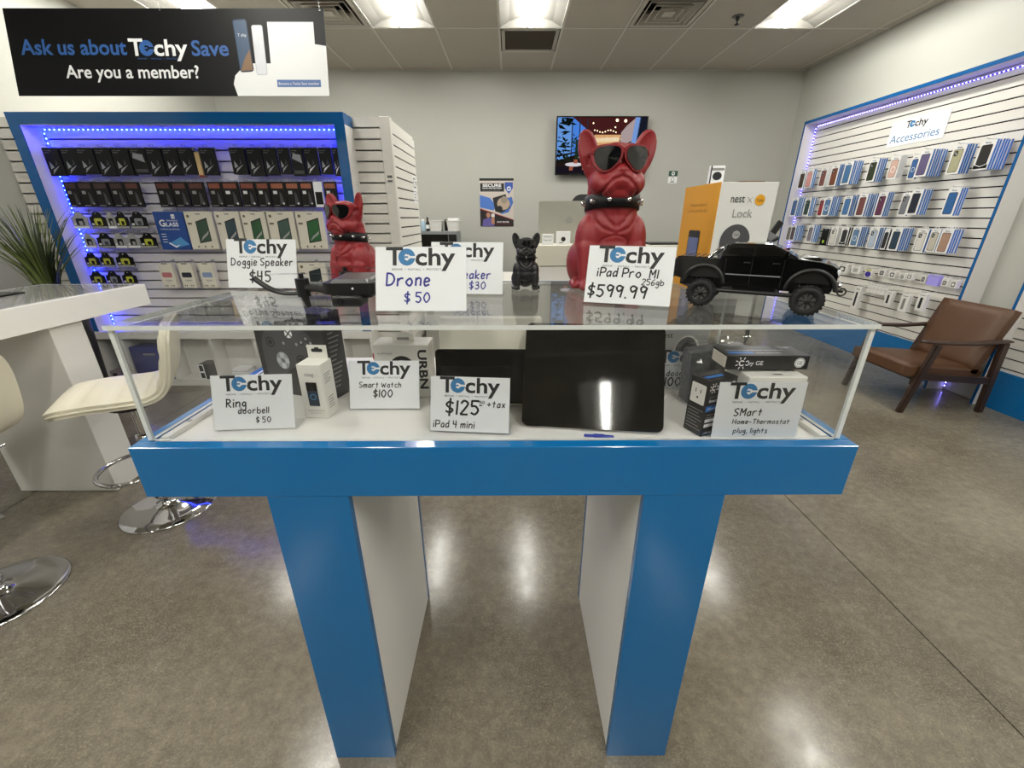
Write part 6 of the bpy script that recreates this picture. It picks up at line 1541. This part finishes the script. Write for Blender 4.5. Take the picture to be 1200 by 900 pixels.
sec = [[(0.026, -0.053, 0.104), (0.159, -0.05, 0.104), (0.159, 0.05, 0.104), (0.026, 0.053, 0.104)], [(0.034, -0.0475, 0.122), (0.126, -0.046, 0.122), (0.126, 0.046, 0.122), (0.034, 0.0475, 0.122)], [(0.044, -0.043, 0.128), (0.112, -0.042, 0.128), (0.112, 0.042, 0.128), (0.044, 0.043, 0.128)], [(0.055, -0.035, 0.1295), (0.102, -0.034, 0.1295), (0.102, 0.034, 0.1295), (0.055, 0.035, 0.1295)]]
vs = [p for s_ in sec for p in s_]
a.add(vs, [(4 * i + k, 4 * i + (k + 1) % 4, 4 * i + 4 + (k + 1) % 4, 4 * i + 4 + k) for i in range(3) for k in range(4)] + [(12, 13, 14, 15)], M_TRK)
a.build('cab', t)
def onside(x, z, s):    # point on the leaning cab side
    k = (z - 0.104) / 0.018; y = 0.053 + (0.0475 - 0.053) * k
    return (x, s * (y + 0.0008), z)
for s in (-1, 1):
    for P in ([(0.036, 0.107), (0.082, 0.107), (0.082, 0.1205), (0.042, 0.1205)], [(0.087, 0.107), (0.142, 0.107), (0.122, 0.1205), (0.087, 0.1205)]):
        a = MB(); q = [onside(x, z, s) for x, z in P]; a.add(q if s < 0 else q[::-1], [(0, 1, 2, 3)], M_TGL); a.build('side_window', t)
    a = MB()
    for x in (0.0375, 0.0845, 0.138): a.box(x - 0.0004, s * (W2 + 0.0002) - 0.0003, 0.05, x + 0.0004, s * (W2 + 0.0002) + 0.0003, 0.1, M_TIRE)
    a.box(0.04, s * W2 - 0.0008, 0.0685, 0.136, s * W2 + 0.0008, 0.0705, M_SIL)
    a.build('door_line', t)
    for x in (0.075, 0.125):
        a = MB(); a.box(x - 0.006, s * (W2 + 0.0012) - 0.0012, 0.092, x + 0.006, s * (W2 + 0.0012) + 0.0012, 0.0945, M_TPL, 0.0006); a.build('door_handle', t)
    a = MB(); a.box(0.136, s * 0.058 - 0.006, 0.108, 0.143, s * 0.058 + 0.006, 0.1175, M_TRK, 0.002); a.tube([(0.14, s * 0.05, 0.108), (0.14, s * 0.056, 0.11)], 0.0018, M_TRK, 6); a.build('mirror', t)
    a = MB()
    a.tube([(0.03, s * 0.06, 0.037), (0.16, s * 0.06, 0.037)], 0.0042, M_TPL, 8)
    for x in (0.055, 0.135): a.tube([(x, s * 0.06, 0.038), (x, s * 0.046, 0.05)], 0.003, M_TPL, 6)
    a.build('step_bar', t)
    for cx in (0.0, 0.187):
        a = MB(); P = arc(cx, 0.046, 0.0395, PI - 0.05, 0.1, 16)
        a.tube([(x, s * 0.0555, z) for x, z in P], 0.0034, M_TPL, 8, flat=1.3); a.build('fender_flare', t)
a = MB(); a.add([(0.1255, -0.045, 0.1225), (0.1255, 0.045, 0.1225), (0.158, 0.048, 0.1055), (0.158, -0.048, 0.1055)], [(0, 3, 2, 1)], M_TGL); a.M = T(0.0007, 0, 0.0007); a.build('windshield', t)
a.M = Matrix()
a = MB(); a.add([(0.0335, -0.043, 0.1205), (0.0335, 0.043, 0.1205), (0.0265, 0.047, 0.107), (0.0265, -0.047, 0.107)], [(0, 1, 2, 3)], M_TGL)
for v in a.v: v.x -= 0.0008
a.build('rear_window', t)
a = MB(); a.box(-0.058, -0.048, 0.096, 0.02, 0.048, 0.1, M_TRK, 0.0012)
for k in range(6): a.box(-0.052 + k * 0.012, -0.046, 0.0995, -0.05 + k * 0.012, 0.046, 0.1006, M_TPL)
a.build('bed_cover', t)
a = MB()
for s in (-1, 1): a.tube([(0.004, s * 0.048, 0.099), (0.02, s * 0.046, 0.117), (0.026, s * 0.042, 0.1185)], 0.0032, M_CHROME, 8)
a.tube([(0.023, -0.044, 0.1185), (0.023, 0.044, 0.1185)], 0.0032, M_CHROME, 8); o = a.build('roll_bar', t); o['label'] = 'chrome roll bar'
a = MB(); a.add([(0.163, -0.02, 0.1035), (0.163, 0.02, 0.1035), (0.2, 0.016, 0.1), (0.2, -0.016, 0.1), (0.168, -0.016, 0.1085), (0.168, 0.016, 0.1085), (0.192, 0.012, 0.1055), (0.192, -0.012, 0.1055)], [(4, 7, 6, 5), (0, 3, 7, 4), (1, 5, 6, 2), (2, 6, 7, 3), (0, 4, 5, 1)], M_TRK); a.build('hood_scoop', t)
a = MB(); a.box(0.224, -0.03, 0.07, 0.2285, 0.03, 0.086, M_TPL, 0.001)
for k in range(4): a.box(0.228, -0.028, 0.072 + k * 0.0035, 0.2295, 0.028, 0.0738 + k * 0.0035, M_CHROME)
a.build('grille', t)
for s in (-1, 1):
    a = MB(); a.box(0.217, s * 0.043 - 0.0115, 0.076, 0.2275, s * 0.043 + 0.0125, 0.088, M_SILB, 0.003, 2); a.build('headlight', t)
    a = MB(); a.box(-0.065, s * 0.047 - 0.006, 0.074, -0.061, s * 0.047 + 0.009, 0.092, mat('tail_red', '5a0c10', 0.2), 0.001); a.build('taillight', t)
a = MB(); a.box(0.219, -0.054, 0.052, 0.235, 0.054, 0.064, M_CHROME, 0.004, 2); bp_ = a.build('front_bumper', t); bp_['label'] = 'chrome front bumper'
a = MB(); a.box(0.224, -0.05, 0.047, 0.239, 0.05, 0.0515, M_TPL, 0.001); a.tube([(0.238 + 0.0065 * math.cos(q), -0.035, 0.047 + 0.0065 * math.sin(q)) for q in [k * PI / 8 for k in range(17)]], 0.0014, M_TPL, 6); a.build('tow_hook', bp_)
a = MB(); a.box(-0.068, -0.05, 0.055, -0.06, 0.05, 0.066, M_TPL, 0.002); a.build('rear_bumper', t)
a = MB()
for s in (-1, 1): a.box(-0.05, s * 0.022 - 0.005, 0.04, 0.222, s * 0.022 + 0.005, 0.052, M_TPL)
a.box(0.05, -0.03, 0.033, 0.14, 0.03, 0.045, M_TPL, 0.002)
for cx in (0.0, 0.187):      # dark wheel wells
    a.box(cx - 0.038, -0.05, 0.06, cx + 0.038, 0.05, 0.09, M_TPL); a.box(cx - 0.036, -0.034, 0.045, cx + 0.036, 0.034, 0.062, M_TPL)
a.build('chassis', t)
for cx in (0.0, 0.187):
    a = MB(); a.cyl((cx, -0.05, 0.029), (cx, 0.05, 0.029), 0.005, M_TPL, n=12); a.ell((cx, 0.0, 0.029), (0.012, 0.01, 0.012), M_TPL, 12); a.build('axle', t)
    for s in (-1, 1):
        a = MB(); a.cyl((cx - 0.012, s * 0.034, 0.03), (cx - 0.018, s * 0.03, 0.068), 0.003, M_STEEL, n=8)
        a.tube([(cx - 0.0125 - 0.0055 * k / 60 + 0.0055 * math.cos(k * 0.7), s * (0.034 - 0.004 * k / 60) + 0.0055 * math.sin(k * 0.7), 0.034 + 0.03 * k / 60) for k in range(61)], 0.0012, M_TPL, 5); a.build('shock_absorber', t)
        yc = s * 0.0555; R, w = 0.0285, 0.026
        a = MB(fr((cx, yc, R + 0.0008), (1, 0, 0), (0, 0, 1)) if s < 0 else fr((cx, yc, R + 0.0008), (-1, 0, 0), (0, 0, 1)))
        a.lathe([(0.0175, w * 0.46), (0.02, w * 0.5), (0.0245, w * 0.47), (0.0268, w * 0.36), (0.027, 0), (0.0268, -w * 0.36), (0.0245, -w * 0.47), (0.02, -w * 0.5), (0.0175, -w * 0.46)], M_TIRE, 40)
        for k in range(22):
            q = k * 2 * PI / 22
            for side in (-1, 1):
                a.box(0.0258, -0.0022, 0.001 if side > 0 else -w * 0.45, R, 0.0022, w * 0.45 if side > 0 else -0.001, M_TIRE, M=RZ(q + (0.14 if side > 0 else 0)))
        wh = a.build('wheel', t)
        b = MB(a.M); b.lathe([(0.0178, w * 0.3), (0.0178, w * 0.44), (0.0165, w * 0.45), (0.016, w * 0.4), (0.0135, w * 0.34)], M_TPL, 32)
        for k in range(8):
            q0 = k * PI / 4; c_ = lambda r, q, z: (r * math.cos(q), r * math.sin(q), z)
            b.add([c_(0.0052, q0 - 0.17, w * 0.4), c_(0.0165, q0 - 0.1, w * 0.38), c_(0.0165, q0 + 0.1, w * 0.38), c_(0.0052, q0 + 0.17, w * 0.4), c_(0.0052, q0 - 0.17, w * 0.28), c_(0.0165, q0 - 0.1, w * 0.28), c_(0.0165, q0 + 0.1, w * 0.28), c_(0.0052, q0 + 0.17, w * 0.28)], [(0, 1, 2, 3), (0, 4, 5, 1), (2, 6, 7, 3), (4, 7, 6, 5)], M_TPL)
        b.lathe([(0, w * 0.45), (0.004, w * 0.45), (0.0058, w * 0.4), (0.006, w * 0.3)], M_TPL, 18)
        b.lathe([(0.0, w * 0.1), (0.0172, w * 0.1)], M_GRY, 24)
        b.build('rim', wh)
